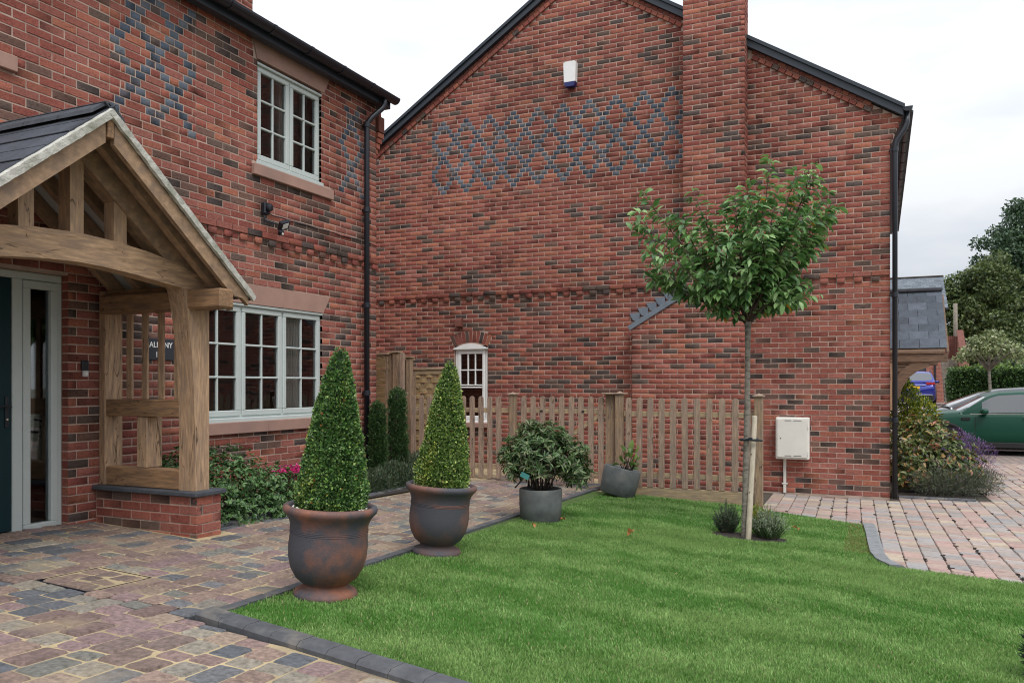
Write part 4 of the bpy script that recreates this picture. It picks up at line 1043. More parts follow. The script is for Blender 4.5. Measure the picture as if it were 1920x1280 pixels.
# ------------------------------------------------------------------ oak porch
PO = thing('oak_porch', 'oak framed open porch with slate roof on low brick plinths at the front door', 'porch', (-5.6, 3.88, .4))
YC = 3.88
def mir(y): return 2 * YC - y
for sgn in (1, -1):
    f = (lambda y: y) if sgn > 0 else mir
    # brick plinth
    ya, yb = sorted((f(4.90), f(5.17))); 
    pl_ = MB(); pl_.box((-6.245, ya + .006, .1), (-5.066, yb - .006, .70)); plo = pl_.build('plinth', M['mortar'], PO)
    if sgn > 0:
        p1 = Wall((0, 4.90, 0), (1, 0, 0), (0, -1, 0)); p2 = Wall((-5.06, 0, 0), (0, 1, 0), (1, 0, 0)); p3 = Wall((0, 5.17, 0), (-1, 0, 0), (0, 1, 0))
        for k in range(5):
            z0 = .695 - .0755 * (k + 1) + .006
            z0 = z0
            p1.course(z0, [(-6.235, -5.060)], k, dark=.15 if k in (1, 2) else .35, phase=.04); p2.course(z0, [(4.903, 5.168)], k + 1, dark=.3, phase=.02)
        p1.finish(plo, 60); p2.finish(plo, 20)
        for oo in [c for c in plo.children if c.name.startswith('brickwork')]: pass
    cp = MB()
    a, b = sorted((f(4.862), f(5.205))); cp.box((-6.247, a, .70), (-5.66, b, .735), .005); cp.build('coping', M['slate'], PO)
    cp = MB(); cp.box((-5.656, a, .70), (-5.03, b, .735), .005); cp.build('coping', M['slate'], PO)
    # main post with a swept inner edge
    ctl = [(4.945, .736), (4.945, 1.25), (4.935, 1.55), (4.915, 1.85), (4.88, 2.12), (4.83, 2.35), (4.81, 2.40), (5.10, 2.40), (5.10, .736)]
    poly = [(f(y), z) for y, z in ctl]
    pm = MB(); pm.prism(poly, 0, -5.30, -5.125); pm.build('post', M['oakz'], PO)
    # wall post and side framing
    ys = sorted((f(4.935), f(5.118))); wp = MB(); wp.box((-6.245, ys[0], .736), (-6.17, ys[1], 2.43), .005); wp.build('wall_post', M['oakz'], PO)
    y2 = sorted((f(4.955), f(5.075)))
    m1 = MB(); m1.box((-6.168, y2[0] - .01, 2.275), (-5.302, y2[1], 2.43), .005); m1.build('top_rail', M['oakx'], PO)
    m1 = MB(); m1.box((-6.168, y2[0] - .01, 1.34), (-5.302, y2[1] + .002, 1.485), .006); m1.build('middle_rail', M['oakx'], PO)
    m1 = MB(); m1.box((-6.168, y2[0] - .01, .737), (-5.302, y2[1], .90), .006); m1.build('bottom_rail', M['oakx'], PO)
    m1 = MB(); m1.box((-5.81, y2[0] + .004, .902), (-5.69, y2[1] + (.05 if sgn > 0 else 0), 1.338), .005); m1.build('stud', M['oakz'], PO)
    for xs_ in (-5.985, -5.80, -5.61, -5.42):
        m1 = MB(); m1.box((xs_, y2[0] + .045, 1.487), (xs_ + .066, y2[0] + .068, 2.273), .003); m1.build('slat', M['oakz'], PO)
    # eaves plate running out past the truss, with purlin
    y3 = sorted((f(4.87), f(5.025))); m1 = MB(); m1.box((-6.168, y3[0], 2.226), (-4.775, y3[1], 2.385), .016); m1.build('eaves_plate', M['oakx'], PO)
    # principal rafter and bargeboard, common rafters
    S_ = -.825; apex = 3.417
    def rake(y0, y1, top, th, x0, x1, name, m, tailcut=False):
        P = [(y0, top + S_ * (y0 - YC)), (y1, top + S_ * (y1 - YC)), (y1, top + S_ * (y1 - YC) - th), (y0, top + S_ * (y0 - YC) - th)]
        if tailcut: P = [P[0], P[1], (y1, P[1][1] - .085), (y1 - .07, P[1][1] - .03), (y1 - .16, P[1][1] - .02), (y1 - .2, top + S_ * (y1 - .2 - YC) - th), P[3]]
        mm = MB(); mm.prism([(f(y), z) for y, z in P], 0, x0, x1); return mm.build(name, M[m], PO)
    rake(YC + .001, 5.10, apex, .195, -5.26, -5.121, 'principal_rafter', 'oakr')
    rake(YC + .035, 5.21, 3.455, .165, -4.84, -4.80, 'bargeboard', 'oakr', True)
    rake(YC + .035, 5.19, 3.44, .12, -5.02, -4.95, 'rafter', 'oakr'); 
    for xr in (-5.5, -5.8, -6.12): rake(YC + .035, 5.19, 3.44, .12, xr - .035, xr + .035, 'rafter', 'oakr')
    rake(YC + .01, 5.20, 3.468, .012, -6.24, -4.845, 'underlay', 'underlay'); rake(YC + .04, 5.235, 3.464, .03, -4.842, -4.785, 'verge_strip', 'black')  # thin black strip along the line between mortar verge and bargeboard
    # slates laid in courses
    nrm = Vector((0, -S_ * (1 if sgn > 0 else -1), 1)).normalized(); dwn = Vector((0, sgn, S_)).normalized()
    me_pool = []
    for q in range(5):
        c_ = np.array((.055, .062, .076)) * rng.uniform(.75, 1.3); mb = MB(); mb.obox((0, 0, 0), (.122, .125, .0045), .002, col=tuple(c_)); me_pool.append(mb.data('slate_tile', M['slate_a']))
    rows = 9
    for rI in range(rows):
        dist = .06 + rI * .205; x0 = -6.24 + (.125 if rI % 2 else 0)
        xx = x0
        while xx < -4.80:
            wv = min(.25, -4.79 - xx)
            if wv > .06:
                if xx - x0 > .2 or x0 > -6.2 or True:
                    cpos = Vector((xx + wv / 2, YC, 3.492)) + dwn * dist + nrm * (.006 + .003)
                    o = put('slate_tile', random.choice(me_pool), PO, cpos - PO.location)
                    Rm = Matrix((Vector((1, 0, 0)), dwn, Vector((1, 0, 0)).cross(dwn))).transposed()
                    e_ = Rm.to_euler(); o.rotation_euler = (Rm @ Matrix.Rotation(.034 * sgn * (1 if sgn > 0 else 1), 3, 'X')).to_euler(); o.scale = ((wv - .004) / .244, 1, 1)
                    o.location = o.location + nrm * (.004 * 1) + nrm * (.0035 * ((rI % 2)))
            xx += .25
    # lime mortar verge under the slate edge
    V = []; F = []; n_ = 46
    for i in range(n_ + 1):
        t = i / n_ * 1.80; base = Vector((0, YC, 3.49)) + dwn * t
        for (xo, no) in ((-4.855, -.005), (-4.79, -.055), (-4.765, -.05), (-4.765, .006), (-4.80, .018), (-4.86, .016)):
            p = base + nrm * (no * .85 + rng.uniform(-.0022, .0022)); V.append((xo + rng.uniform(-.003, .003), p.y, p.z))
    for i in range(n_):
        for k in range(6): F.append((6 * i + k, 6 * i + 6 + k, 6 * i + 6 + (k + 1) % 6, 6 * i + (k + 1) % 6))
    F += [tuple(range(6)), tuple(range(6 * n_, 6 * n_ + 6))]
    mm = MB(); mm.add(V, F); mm.build('mortar_verge', M['lime'], PO)
    # queen strut and pegs
    ym = sorted((f(4.19), f(4.298))); qs = MB(); qs.prism([(ym[0], 2.62), (ym[1], 2.60), (ym[1], 3.21 + S_ * (abs(ym[1] - YC) - .012)), (ym[0], 3.21 + S_ * (abs(ym[0] - YC) - .012))] if sgn > 0 else [(ym[0], 2.60), (ym[1], 2.62), (ym[1], 3.21 + S_ * (abs(ym[1] - YC) - .012)), (ym[0], 3.21 + S_ * (abs(ym[0] - YC) - .012))], 0, -5.25, -5.14); qs.build('queen_strut', M['oakz'], PO)
    for (y, z) in ((4.25, 2.60), (4.62, 2.57), (4.98, 2.37), (4.33, 2.95), (4.02, 3.26)):
        pg = MB(); pg.tube([(-5.125, f(y), z), (-5.112, f(y), z)], .011, 10); pg.build('peg', M['oaky'], PO)
# arched tie beam
top = [(3.88, 2.68), (4.2, 2.665), (4.5, 2.63), (4.8, 2.57), (4.98, 2.51), (5.105, 2.42)]; bot = [(5.105, 2.372), (4.826, 2.39), (4.6, 2.415), (4.35, 2.445), (4.1, 2.466), (3.88, 2.475)]
poly = top + bot; poly = poly + [(mir(y), z) for y, z in bot[:-1][::-1]] + [(mir(y), z) for y, z in top[::-1][:-1]]
mb = MB(); mb.prism(poly, 0, -5.262, -5.118); mb.build('tie_beam', M['oaky'], PO)
mb = MB(); mb.prism([(3.83, 2.66), (3.935, 2.66), (3.935, 3.19), (3.88, 3.225), (3.83, 3.19)], 0, -5.255, -5.135); mb.build('king_post', M['oakz'], PO)
mb = MB(); mb.box((-6.245, 3.855, 3.30), (-4.79, 3.905, 3.43), .004); mb.build('ridge_board', M['oakx'], PO)
for i in range(4):
    a = -6.24 + i * .36; mb = MB(); V = []
    for xx in (a, min(a + .352, -4.79)):
        for (yo, zo) in ((-.13, -.095), (-.115, -.06), (-.02, .015), (.02, .015), (.115, -.06), (.13, -.095), (0, .005)): V.append((xx, YC + yo, 3.535 + zo))
    mb.add(V, [(k, k + 1, 8 + k, 7 + k) for k in range(5)] + [(5, 6, 13, 12), (6, 0, 7, 13), (0, 1, 2, 3, 4, 5, 6)[::-1], tuple(range(7, 14))]); mb.build('ridge_tile', M['slate'], PO)

# ------------------------------------------------------------------ picket fence and gate
def cap(x, y, z, s, parent, m='pickz'):
    mb = MB(); mb.obox((x, y, z + .009), (s / 2 + .02, s / 2 + .02, .010), .004); mb.lathe([(s * .62, .018), (0.001, .045)], (x, y, z), 4); mb.build('post_cap', M[m], parent)
def fpost(x, y, z0, z1, s, parent, capped=True, m='pinez'):
    mb = MB(); mb.box((x - s / 2, y - s / 2, z0), (x + s / 2, y + s / 2, z1), .004); p = mb.build('post', M[m], parent)
    if capped: cap(x, y, z1, s, p)
    return p
def picket(x, y, z0, z1, parent, w=.078):
    P = [(x - w / 2, z0), (x + w / 2, z0)] + [(x + w / 2 * math.cos(a), z1 - w / 2 + w / 2 * math.sin(a)) for a in np.linspace(0, math.pi, 9)]
    mb = MB(); mb.prism(P, 1, y - .009, y + .009); o = mb.build('picket', M['pickz'], parent)
    o.rotation_euler = (0, rng.uniform(-.006, .006), 0); return o
FY = 10.65
pfn = thing('picket_fence', 'round-topped picket fence bay on a gravel board behind the lawn, beside the young tree', 'fence', (-2.3, FY, .1))
for x in (-3.118, -2.965, -2.815, -2.66, -2.505, -2.35, -2.19, -2.03, -1.865, -1.70, -1.54): picket(x, FY + rng.uniform(-.002, .002), .235, 1.435 + rng.uniform(-.004, .004), pfn)
for z in (1.215, .395): mb = MB(); mb.box((-3.19, FY + .010, z - .035), (-1.46, FY + .042, z + .035), .003); mb.build('rail', M['pinex'], pfn)
mb = MB(); mb.box((-3.20, FY - .005, .02), (-1.46, FY + .02, .232), .004); mb.build('gravel_board', M['pinex'], pfn)
fpost(-1.405, FY + .0, -.1, 1.455, .10, pfn); fpost(-3.245, FY + .01, -.1, 1.475, .10, pfn)
gate = thing('picket_gate', 'round-topped picket gate across the paved path between two capped posts', 'gate', (-4.1, FY + .06, .15))
gx = [PXV for PXV in (979, 996.3, 1013.6, 1032, 1050, 1068, 1086, 1105, 1123.6)]
def xat(px, Y):
    a = (px - 960) / FPX; s, c = math.sin(YAW), math.cos(YAW); return (-s + a * c) / (c + a * s) * Y
for x in np.linspace(-4.70, -3.53, 9): picket(x, FY + .06, .235, 1.445, gate)
for z in (1.235, .36): mb = MB(); mb.box((-4.76, FY + .071, z - .035), (-3.46, FY + .103, z + .035), .003); mb.build('rail', M['pinex'], gate)
mb = MB(); mb.beam((-4.7, FY + .087, .39), (-3.55, FY + .087, 1.19), .028, .06, .003, up=(0, 0, 1)); mb.build('brace', M['pinex'], gate)
for x in (-4.42, -3.79): mb = MB(); mb.box((x - .02, FY + .04, 1.222), (x + .02, FY + .049, 1.245), .002); mb.build('bolt_head', M['black'], gate)
fpost(-3.40, FY + .10, -.1, 1.475, .12, gate, capped=False); fpost(-4.87, FY + .05, -.1, 1.46, .095, gate)
mb = MB(); mb.box((-3.49, FY - .06, 1.477), (-3.17, FY + .17, 1.497), .006); mb.build('post_cap', M['pickz'], gate)
pf2 = thing('picket_fence', 'round-topped picket bay left of the gate, half hidden by the second cone topiary', 'fence', (-5.7, FY + .05, .2))
for x in np.arange(-6.56, -4.98, .146): picket(float(x), FY + .05, .235, 1.44, pf2)
for z in (1.23, .40): mb = MB(); mb.box((-6.6, FY + .061, z - .035), (-4.93, FY + .093, z + .035), .003); mb.build('rail', M['pinex'], pf2)
# tall screens
def slatpanel(name, label, x0, x1, z0, z1, y, woven, post_right=True):
    t = thing(name, label, 'fence panel', ((x0 + x1) / 2, y, z0)); f_ = .05
    for (a, b) in ((x0, x0 + f_), (x1 - f_, x1)): mb = MB(); mb.box((a, y - .022, z0), (b, y + .022, z1 - .05), .003); mb.build('stile', M['pinez'], t)
    for (a, b) in ((z1 - .12, z1 - .052), (z0, z0 + .06)): mb = MB(); mb.box((x0 + f_, y - .02, a), (x1 - f_, y + .02, b), .003); mb.build('frame_rail', M['pinex'], t)
    mb = MB(); mb.box((x0 - .02, y - .04, z1 - .049), (x1 + .02, y + .04, z1 - .02), .004); mb.build('coping', M['pinex'], t)
    z = z0 + .065; i = 0; nrib = max(1, round((x1 - x0) / .28))
    while z < z1 - .16:
        n = 18; V = []; a0, b0 = x0 + f_ + .001, x1 - f_ - .001
        for k in range(n + 1):
            xx = a0 + (b0 - a0) * k / n; yy = y - .001 + (.012 * math.cos(math.pi * (k / n * nrib * 2) + (math.pi if i % 2 else 0)) if woven else -.008)
            V += [(xx, yy - .004, z), (xx, yy - .004 + (.0 if woven else -.012), z + .078), (xx, yy + .004, z + .078), (xx, yy + .004, z)]
        F = [(4 * k + j, 4 * k + 4 + j, 4 * k + 4 + (j + 1) % 4, 4 * k + (j + 1) % 4) for k in range(n) for j in range(4)] + [(0, 1, 2, 3), tuple(4 * n + j for j in (3, 2, 1, 0))]
        mb = MB(); mb.add(V, F); mb.build('slat', M['weave'], t); z += .086; i += 1
    if woven:
        for k in range(nrib * 2 - 1):
            xx = x0 + f_ + (x1 - x0 - 2 * f_) * (k + 1) / (nrib * 2); mb = MB(); mb.box((xx - .012, y - .006, z0 + .061), (xx + .012, y + .006, z1 - .121)); mb.build('batten', M['pinez'], t)
    return t
slatpanel('louvred_fence_panel', 'tall slatted wooden screen between the left house corner and the post', xat(690, 10.8), xat(728, 10.8), .25, 2.13, 10.8, False)
slatpanel('louvred_fence_panel', 'narrow slatted wooden screen between two tall posts', xat(756, 10.95), xat(771, 10.95) + .03, .25, 2.04, 10.95, False)
slatpanel('woven_fence_panel', 'lower woven timber fence panel behind the cone topiary against the gable wall', xat(776, 11.5), xat(833, 11.5), .2, 1.90, 11.5, True)
tp = thing('fence_posts', 'tall timber gate posts beside the slatted screen', 'fence posts', (-6.8, 10.85, .2))
for (px, y, z1, s) in ((733, 10.84, 2.10, .05), (744, 10.82, 2.11, .10), (768, 10.9, 2.03, .085)):
    x = xat(px, y); mb = MB(); mb.box((x - s / 2, y - s / 2, 0), (x + s / 2, y + s / 2, z1), .004); p = mb.build('post', M['pinez'], tp)
    mb = MB(); mb.box((x - s / 2 - .02, y - s / 2 - .02, z1 + .001), (x + s / 2 + .02, y + s / 2 + .02, z1 + .02), .004); mb.build('post_cap', M['pinex'], p)
x = xat(754, 10.7); mb = MB(); mb.box((x - .035, 10.68, 1.50), (x + .03, 10.74, 2.10), .004); mb.build('post', M['pickz'], tp)
x = xat(757, 10.66); fpost(x, 10.66, 0, 1.47, .075, pf2)

# ------------------------------------------------------------------ plant helpers
def unit(v): return v / np.maximum(np.linalg.norm(v, axis=-1, keepdims=True), 1e-9)
def leafV(P, A, U, ln, wd, cols, fold=.25, curl=.0):
    """six-point leaves: P base, A direction, U up; returns verts, tris, cols"""
    n = len(P); A = unit(A); Sd = unit(np.cross(A, U)); U = np.cross(Sd, A); ln = ln[:, None]; wd = wd[:, None]
    base = P; tip = P + A * ln - U * ln * curl; m1 = P + A * ln * .38; m2 = P + A * ln * .72 - U * ln * curl * .45
    V = np.stack([base, m1 + Sd * wd * .5 + U * wd * fold, m2 + Sd * wd * .40 + U * wd * fold, tip, m2 - Sd * wd * .40 + U * wd * fold, m1 - Sd * wd * .5 + U * wd * fold, m1 * .5 + m2 * .5], 1).reshape(-1, 3)
    k = np.arange(n)[:, None] * 7; T = [(0, 1, 6), (1, 2, 6), (2, 3, 6), (3, 4, 6), (4, 5, 6), (5, 0, 6)]
    F = np.concatenate([k + np.array([t]) for t in T]); return V, F, np.repeat(cols, 7, 0)
def leafS(P, A, U, ln, wd, cols):
    """simple folded two-triangle leaves for small foliage"""
    n = len(P); A = unit(A); Sd = unit(np.cross(A, U)); ln = ln[:, None]; wd = wd[:, None]; Un = np.cross(Sd, A)
    m = P + A * ln * .5
    V = np.stack([P, m + Sd * wd * .5 + Un * wd * .2, P + A * ln, m - Sd * wd * .5 + Un * wd * .2], 1).reshape(-1, 3); k = np.arange(n)[:, None] * 4
    F = np.concatenate([k + np.array([[0, 1, 2]]), k + np.array([[0, 2, 3]])]); return V, F, np.repeat(cols, 4, 0)
def palette(r, n, cols, jit=.18):
    c = np.array(cols)[r.integers(0, len(cols), n)] * r.uniform(1 - jit, 1 + jit, (n, 1)); return c
def build_leaves(name, VFC, m, parent):
    V, F, C = VFC; c = V.mean(0); po = np.array(org(parent)) if parent else 0
    return put(name, meshdata(name, V - c, F, m, cols=C), parent, tuple(c - po))
def sample_blobs(r, blobs, n, depth=.35):
    """points in the outer shell of a union of ellipsoids, with outward normals"""
    Bs = np.array(blobs, float); area = (Bs[:, 3] * Bs[:, 4] + Bs[:, 5] * (Bs[:, 3] + Bs[:, 4])); pick = r.choice(len(Bs), n, p=area / area.sum())
    d = unit(r.normal(size=(n, 3))); rad = 1 - depth * r.random(n) ** 1.6; b = Bs[pick]
    lump = 1 + .10 * np.sin(d[:, 0] * 7 + pick) * np.sin(d[:, 1] * 6 + 2 * pick) + .08 * np.sin(d[:, 2] * 9 + d[:, 0] * 5)
    P = b[:, :3] + d * b[:, 3:6] * (rad * lump)[:, None]; Nn = unit(d / b[:, 3:6])
    keep = np.ones(n, bool)
    for i, q in enumerate(Bs): keep &= ~((pick != i) & ((((P - q[:3]) / q[3:6]) ** 2).sum(1) < (1 - depth) ** 2))
    return P[keep], Nn[keep], rad[keep]
def bush(name, label, cat, blobs, n, ln, wd, cols, seed=1, zmin=None, spread=.8, up=.3, tips=None, m='leaf', depth=.4, whorl=0, curl=.1, stems=True, group=None, big=True, parent=None):
    r = np.random.default_rng(seed); P, Nn, rad = sample_blobs(r, blobs, n, depth)
    if zmin is not None: k = P[:, 2] > zmin; P, Nn, rad = P[k], Nn[k], rad[k]
    if whorl:
        q = len(P); P = np.repeat(P, whorl, 0); Nn = np.repeat(Nn, whorl, 0); rad = np.repeat(rad, whorl); P = P + r.normal(size=P.shape) * ln * .08
        ax = unit(Nn + np.array((0, 0, up)))
        rd = unit(r.normal(size=P.shape)); rd = unit(rd - (rd * ax).sum(1, keepdims=True) * ax); A = unit(rd + ax * r.uniform(.05, .8, (len(P), 1))); U = ax
    else:
        A = unit(Nn + np.array((0, 0, up)) + r.normal(size=P.shape) * spread); U = unit(Nn + r.normal(size=P.shape) * .6)
    C = palette(r, len(P), cols)
    if tips is not None:
        k = (rad > .88) & (r.random(len(P)) < tips[1]); C[k] = palette(r, k.sum(), tips[0])
    L_ = ln * r.uniform(.6, 1.2, len(P)); fn = leafV if big else leafS
    bl = np.array(blobs); c = bl[:, :3].mean(0); zb = (bl[:, 2] - bl[:, 5]).min()
    t = thing(name, label, cat, (c[0], c[1], zb if zmin is None else max(zb, zmin)), group) if parent is None else parent
    if big: build_leaves('foliage', leafV(P, A, U, L_, L_ * wd / ln, C, curl=curl), M[m], t)
    else: build_leaves('foliage', leafS(P, A, U, L_, L_ * wd / ln, C), M[m], t)
    if stems:
        mb = MB(); z0 = t.location.z
        for i in range(14):
            b = bl[r.integers(len(bl))]; d = unit(r.normal(size=3)); e = b[:3] + d * b[3:6] * .7; s = (b[0] + r.uniform(-.05, .05), b[1] + r.uniform(-.05, .05), z0 - .02); m_ = (np.array(s) + e) / 2 + r.normal(size=3) * .03
            mb.tube([s, m_, e], [.009, .006, .003], 5)
        mb.build('stems', M['darkbark'], t, smooth=True)
    return t
G1 = [(.022, .062, .018), (.03, .085, .02), (.045, .115, .028), (.018, .05, .018), (.065, .145, .04)]

# ------------------------------------------------------------------ urns with topiary
POTP = [(.155, 0), (.190, .0), (.197, .022), (.185, .045), (.150, .062), (.135, .078), (.142, .088), (.150, .094), (.188, .125), (.222, .185), (.238, .25), (.242, .32), (.236, .40), (.238, .45), (.250, .485), (.268, .51), (.284, .527), (.289, .545), (.284, .562), (.266, .570), (.248, .562), (.236, .54), (.232, .51), (.0, .51)]
def urn(x, y, lean, label, plabel, cseed, hgt, rb, cols, s=1.):
    z = h(x, y); a = thing('urn', label, 'plant pot', (x, y, z), 'pair of smoky terracotta urns'); a.rotation_euler = lean; a.scale = (s, s, s)
    mb = MB(); mb.lathe(POTP, n=56); 
    rg = MB()
    put('bowl', mb.data('bowl', M['pot' if s == 1. else 'pot2'], smooth=True), a)
    for zz in (.405, .415, .425): rg.lathe([(.2365, zz - .002), (.2395, zz), (.2365, zz + .002)], n=48)
    put('incised_band', rg.data('incised_band', M['pot'], smooth=True), a)
    Mw = Matrix.Translation((x, y, z)) @ Euler(lean).to_matrix().to_4x4() @ Matrix.Scale(s, 4)
    c = Mw @ Vector((0, 0, .505))
    so_ = MB(); so_.lathe([(.0005, .0), (.228, .0)], c, 24); 
    pb = thing('pebbles', '', '', c); bpy.data.objects.remove(pb)
    r = np.random.default_rng(cseed); mb = MB()
    Rl = np.array(Euler(lean).to_matrix())
    mb.lathe([(.0, .514), (.231, .514)], (0, 0, 0), 24); soil_me = mb.data('soil', M['soil']); put('soil', soil_me, a)
    mb = MB()
    for i in range(230):
        ang = r.uniform(0, 6.283); q = .105 + .115 * math.sqrt(r.random()); e = r.uniform(.010, .02, 3) * (1, 1, .7)
        V = np.array([(math.cos(u) * math.cos(v), math.sin(u) * math.cos(v), math.sin(v)) for v in (-1.2, -.5, .2, .75, 1.3) for u in np.arange(6) * 1.047]); V = V * e
        Rz = np.array(Euler((r.uniform(-.4, .4), r.uniform(-.4, .4), ang * 3)).to_matrix()); V = V @ Rz.T + (q * math.cos(ang), q * math.sin(ang), .522 + .018 * r.random() + max(0, .012 * (q - .12) / .1))
        mb.add(V, [(6 * j + k, 6 * j + (k + 1) % 6, 6 * j + 6 + (k + 1) % 6, 6 * j + 6 + k) for j in range(4) for k in range(6)] + [tuple(range(24, 30))])
    V = np.array(mb.V) @ (Rl.T * s) + np.array((x, y, z)); c0 = V.mean(0)
    o = put('pebbles', meshdata('pebbles', V - c0, mb.F, M['pebble'], smooth=True), None, tuple(c0)); tag(o, 'white pebbles covering the soil in the ' + plabel[0], 'pebbles', kind='stuff')
    # cone
    t = thing('cone_topiary', plabel[1], 'topiary', tuple(c), 'pair of clipped box cones'); t.rotation_euler = lean
    n = 30000; v = 1 - np.sqrt(r.random(n)) * .99; th = r.uniform(0, 6.283, n)
    def rad(v, th): 
        base = rb * (1 - v) ** .66 + .006
        base = base * np.where(v < .10, .80 + 2. * v, 1)
        return base * (1 + .035 * np.sin(th * 3 + v * 9 + cseed) + .03 * np.sin(th * 7 - v * 21) + .025 * np.sin(v * 40 + th * 2))
    R0 = rad(v, th); dep = 1 - .16 * r.random(n) ** 2 - .0; tuft = r.random(n) < .05; dep = np.where(tuft, 1 + r.random(n) * .07, dep)
    P = np.stack([R0 * dep * np.cos(th), R0 * dep * np.sin(th), v * hgt - .01], -1); Nn = np.stack([np.cos(th), np.sin(th), np.full(n, .35)], -1)
    A = unit(Nn + r.normal(size=(n, 3)) * .7 + (0, 0, .3)); C = palette(r, n, cols, .25)
    patch = np.sin(th * 2.2 + v * 6 + cseed) + np.sin(th * 5 - v * 11); C[(patch > .9) & (r.random(n) < .6)] *= (1.7, 1.35, 1.2)
    C[tuft] *= (1.9, 1.6, 1.4); br = r.random(n) < .006; C[br] = (.32, .12, .03)
    Ls = r.uniform(.014, .025, n); Vv, F, Cc = leafS(P, A, unit(Nn + r.normal(size=(n, 3)) * .5), Ls, Ls * .62, C)
    put('foliage', meshdata('foliage', Vv, F, M['leaf'], cols=Cc), t)
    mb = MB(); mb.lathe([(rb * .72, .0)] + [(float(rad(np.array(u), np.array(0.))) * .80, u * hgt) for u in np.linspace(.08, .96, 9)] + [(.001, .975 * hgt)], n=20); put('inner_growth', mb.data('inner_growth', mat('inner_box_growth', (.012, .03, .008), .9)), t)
    mb = MB(); mb.tube([(0, 0, -.05), (0, 0, .3)], .014, 8); put('stem', mb.data('stem', M['bark']), t)
UL = (0, R(3.9), R(-24.5))
def leanE(a):       # lean by angle a towards camera-right
    ax = Vector((-math.sin(YAW + math.pi / 2 * 0) * 0 - math.sin(YAW) * 1, math.cos(YAW), 0))   # camera forward
    return tuple(Matrix.Rotation(a, 3, ax).to_euler())
BX = [(.045, .125, .028), (.07, .18, .04), (.11, .23, .055), (.16, .29, .08), (.022, .06, .015), (.24, .37, .13), (.035, .09, .024), (.09, .20, .05)]
BX2 = [(.08, .17, .03), (.13, .24, .045), (.20, .32, .07), (.27, .38, .11), (.03, .07, .015), (.34, .43, .16), (.10, .20, .04)]
urn(-3.13, 4.065, leanE(R(3.6)), 'near smoky terracotta urn on the lawn corner, in front of the window', ('near urn', 'taller green clipped box cone in the near urn'), 3, 1.05, .222, BX)
urn(-3.22, 5.60, leanE(R(4.3)), 'farther smoky terracotta urn, darker, standing beside the path', ('farther urn', 'yellower clipped box cone in the farther urn'), 9, 1.06, .218, BX2, .985)

# round grey pots
def tubpot(x, y, r0, r1, hh, label, rot=(0, 0, 0), z=None):
    z = h(x, y) if z is None else z; t = thing('plant_pot', label, 'plant pot', (x, y, z)); t.rotation_euler = rot
    mb = MB(); mb.lathe([(.0, 0), (r1 - .01, 0), (r1, .01), (r0 * .6 + r1 * .4 + .004, hh * .5), (r0, hh - .012), (r0 - .006, hh), (r0 - .022, hh), (r0 - .03, hh - .02), (r0 - .035, hh - .06)], n=48); put('bowl', mb.data('bowl', M['greypot'], smooth=True), t)
    mb = MB(); mb.lathe([(0.0, hh - .045), (r0 - .03, hh - .05)], n=24); put('soil', mb.data('soil', M['soil']), t); return t
tubpot(-3.2, 7.72, .222, .208, .335, 'round dark grey pot on the lawn holding the rhododendron')
RH = [(.06, .13, .035), (.08, .17, .045), (.04, .09, .03), (.11, .20, .06), (.15, .22, .09), (.09, .09, .045)]
zr = h(-3.2, 7.72)
rh = bush('rhododendron', 'spreading rhododendron with narrow leaves growing in the grey pot on the lawn', 'shrub', [(-3.22, 7.72, zr + .70, .37, .36, .26), (-3.42, 7.62, zr + .62, .21, .2, .2), (-2.93, 7.85, zr + .63, .22, .2, .22), (-3.1, 7.7, zr + .85, .22, .22, .16), (-2.88, 7.9, zr + .5, .16, .16, .14), (-3.3, 7.7, zr + .92, .13, .13, .1)], 1050, .070, .017, RH, seed=5, whorl=8, up=.9, zmin=zr + .36, tips=([(.20, .23, .10), (.16, .20, .09)], .3), curl=.18, depth=.75)
mb = MB()
for i in range(11): a = i * .57; mb.tube([(-3.2 + .05 * math.cos(a), 7.72 + .05 * math.sin(a), zr + .28), (-3.2 + .12 * math.cos(a), 7.72 + .12 * math.sin(a), zr + .5), (-3.2 + .26 * math.cos(a), 7.72 + .22 * math.sin(a), zr + .78)], [.011, .008, .004], 6)
mb.build('stems', M['darkbark'], rh, smooth=True)
mb = MB(); mb.obox((-3.22, 7.36, zr + .50), (.045, .002, .025), 0, Rm=np.array(Euler((0, R(25), R(15))).to_matrix())); tag(mb.build('plant_tag', M['tag']), 'teal plastic plant tag hanging in the rhododendron', 'tag')
tl = leanE(R(13)); tx, ty = -3.17, 10.28
tubpot(tx, ty, .245, .232, .36, 'tilted grey pot leaning on the lawn in front of the fence', tl, h(tx, ty) + .03)
sm = bush('young_shrub', 'small pale green leafy plant in the tilted grey pot', 'plant', [(tx + .19, ty - .02, h(tx, ty) + .52, .12, .12, .11), (tx + .12, ty, h(tx, ty) + .44, .09, .09, .07)], 26, .13, .062, [(.14, .24, .05), (.20, .30, .07), (.10, .18, .04)], seed=3, up=.8, spread=.5, depth=.8, curl=.2)

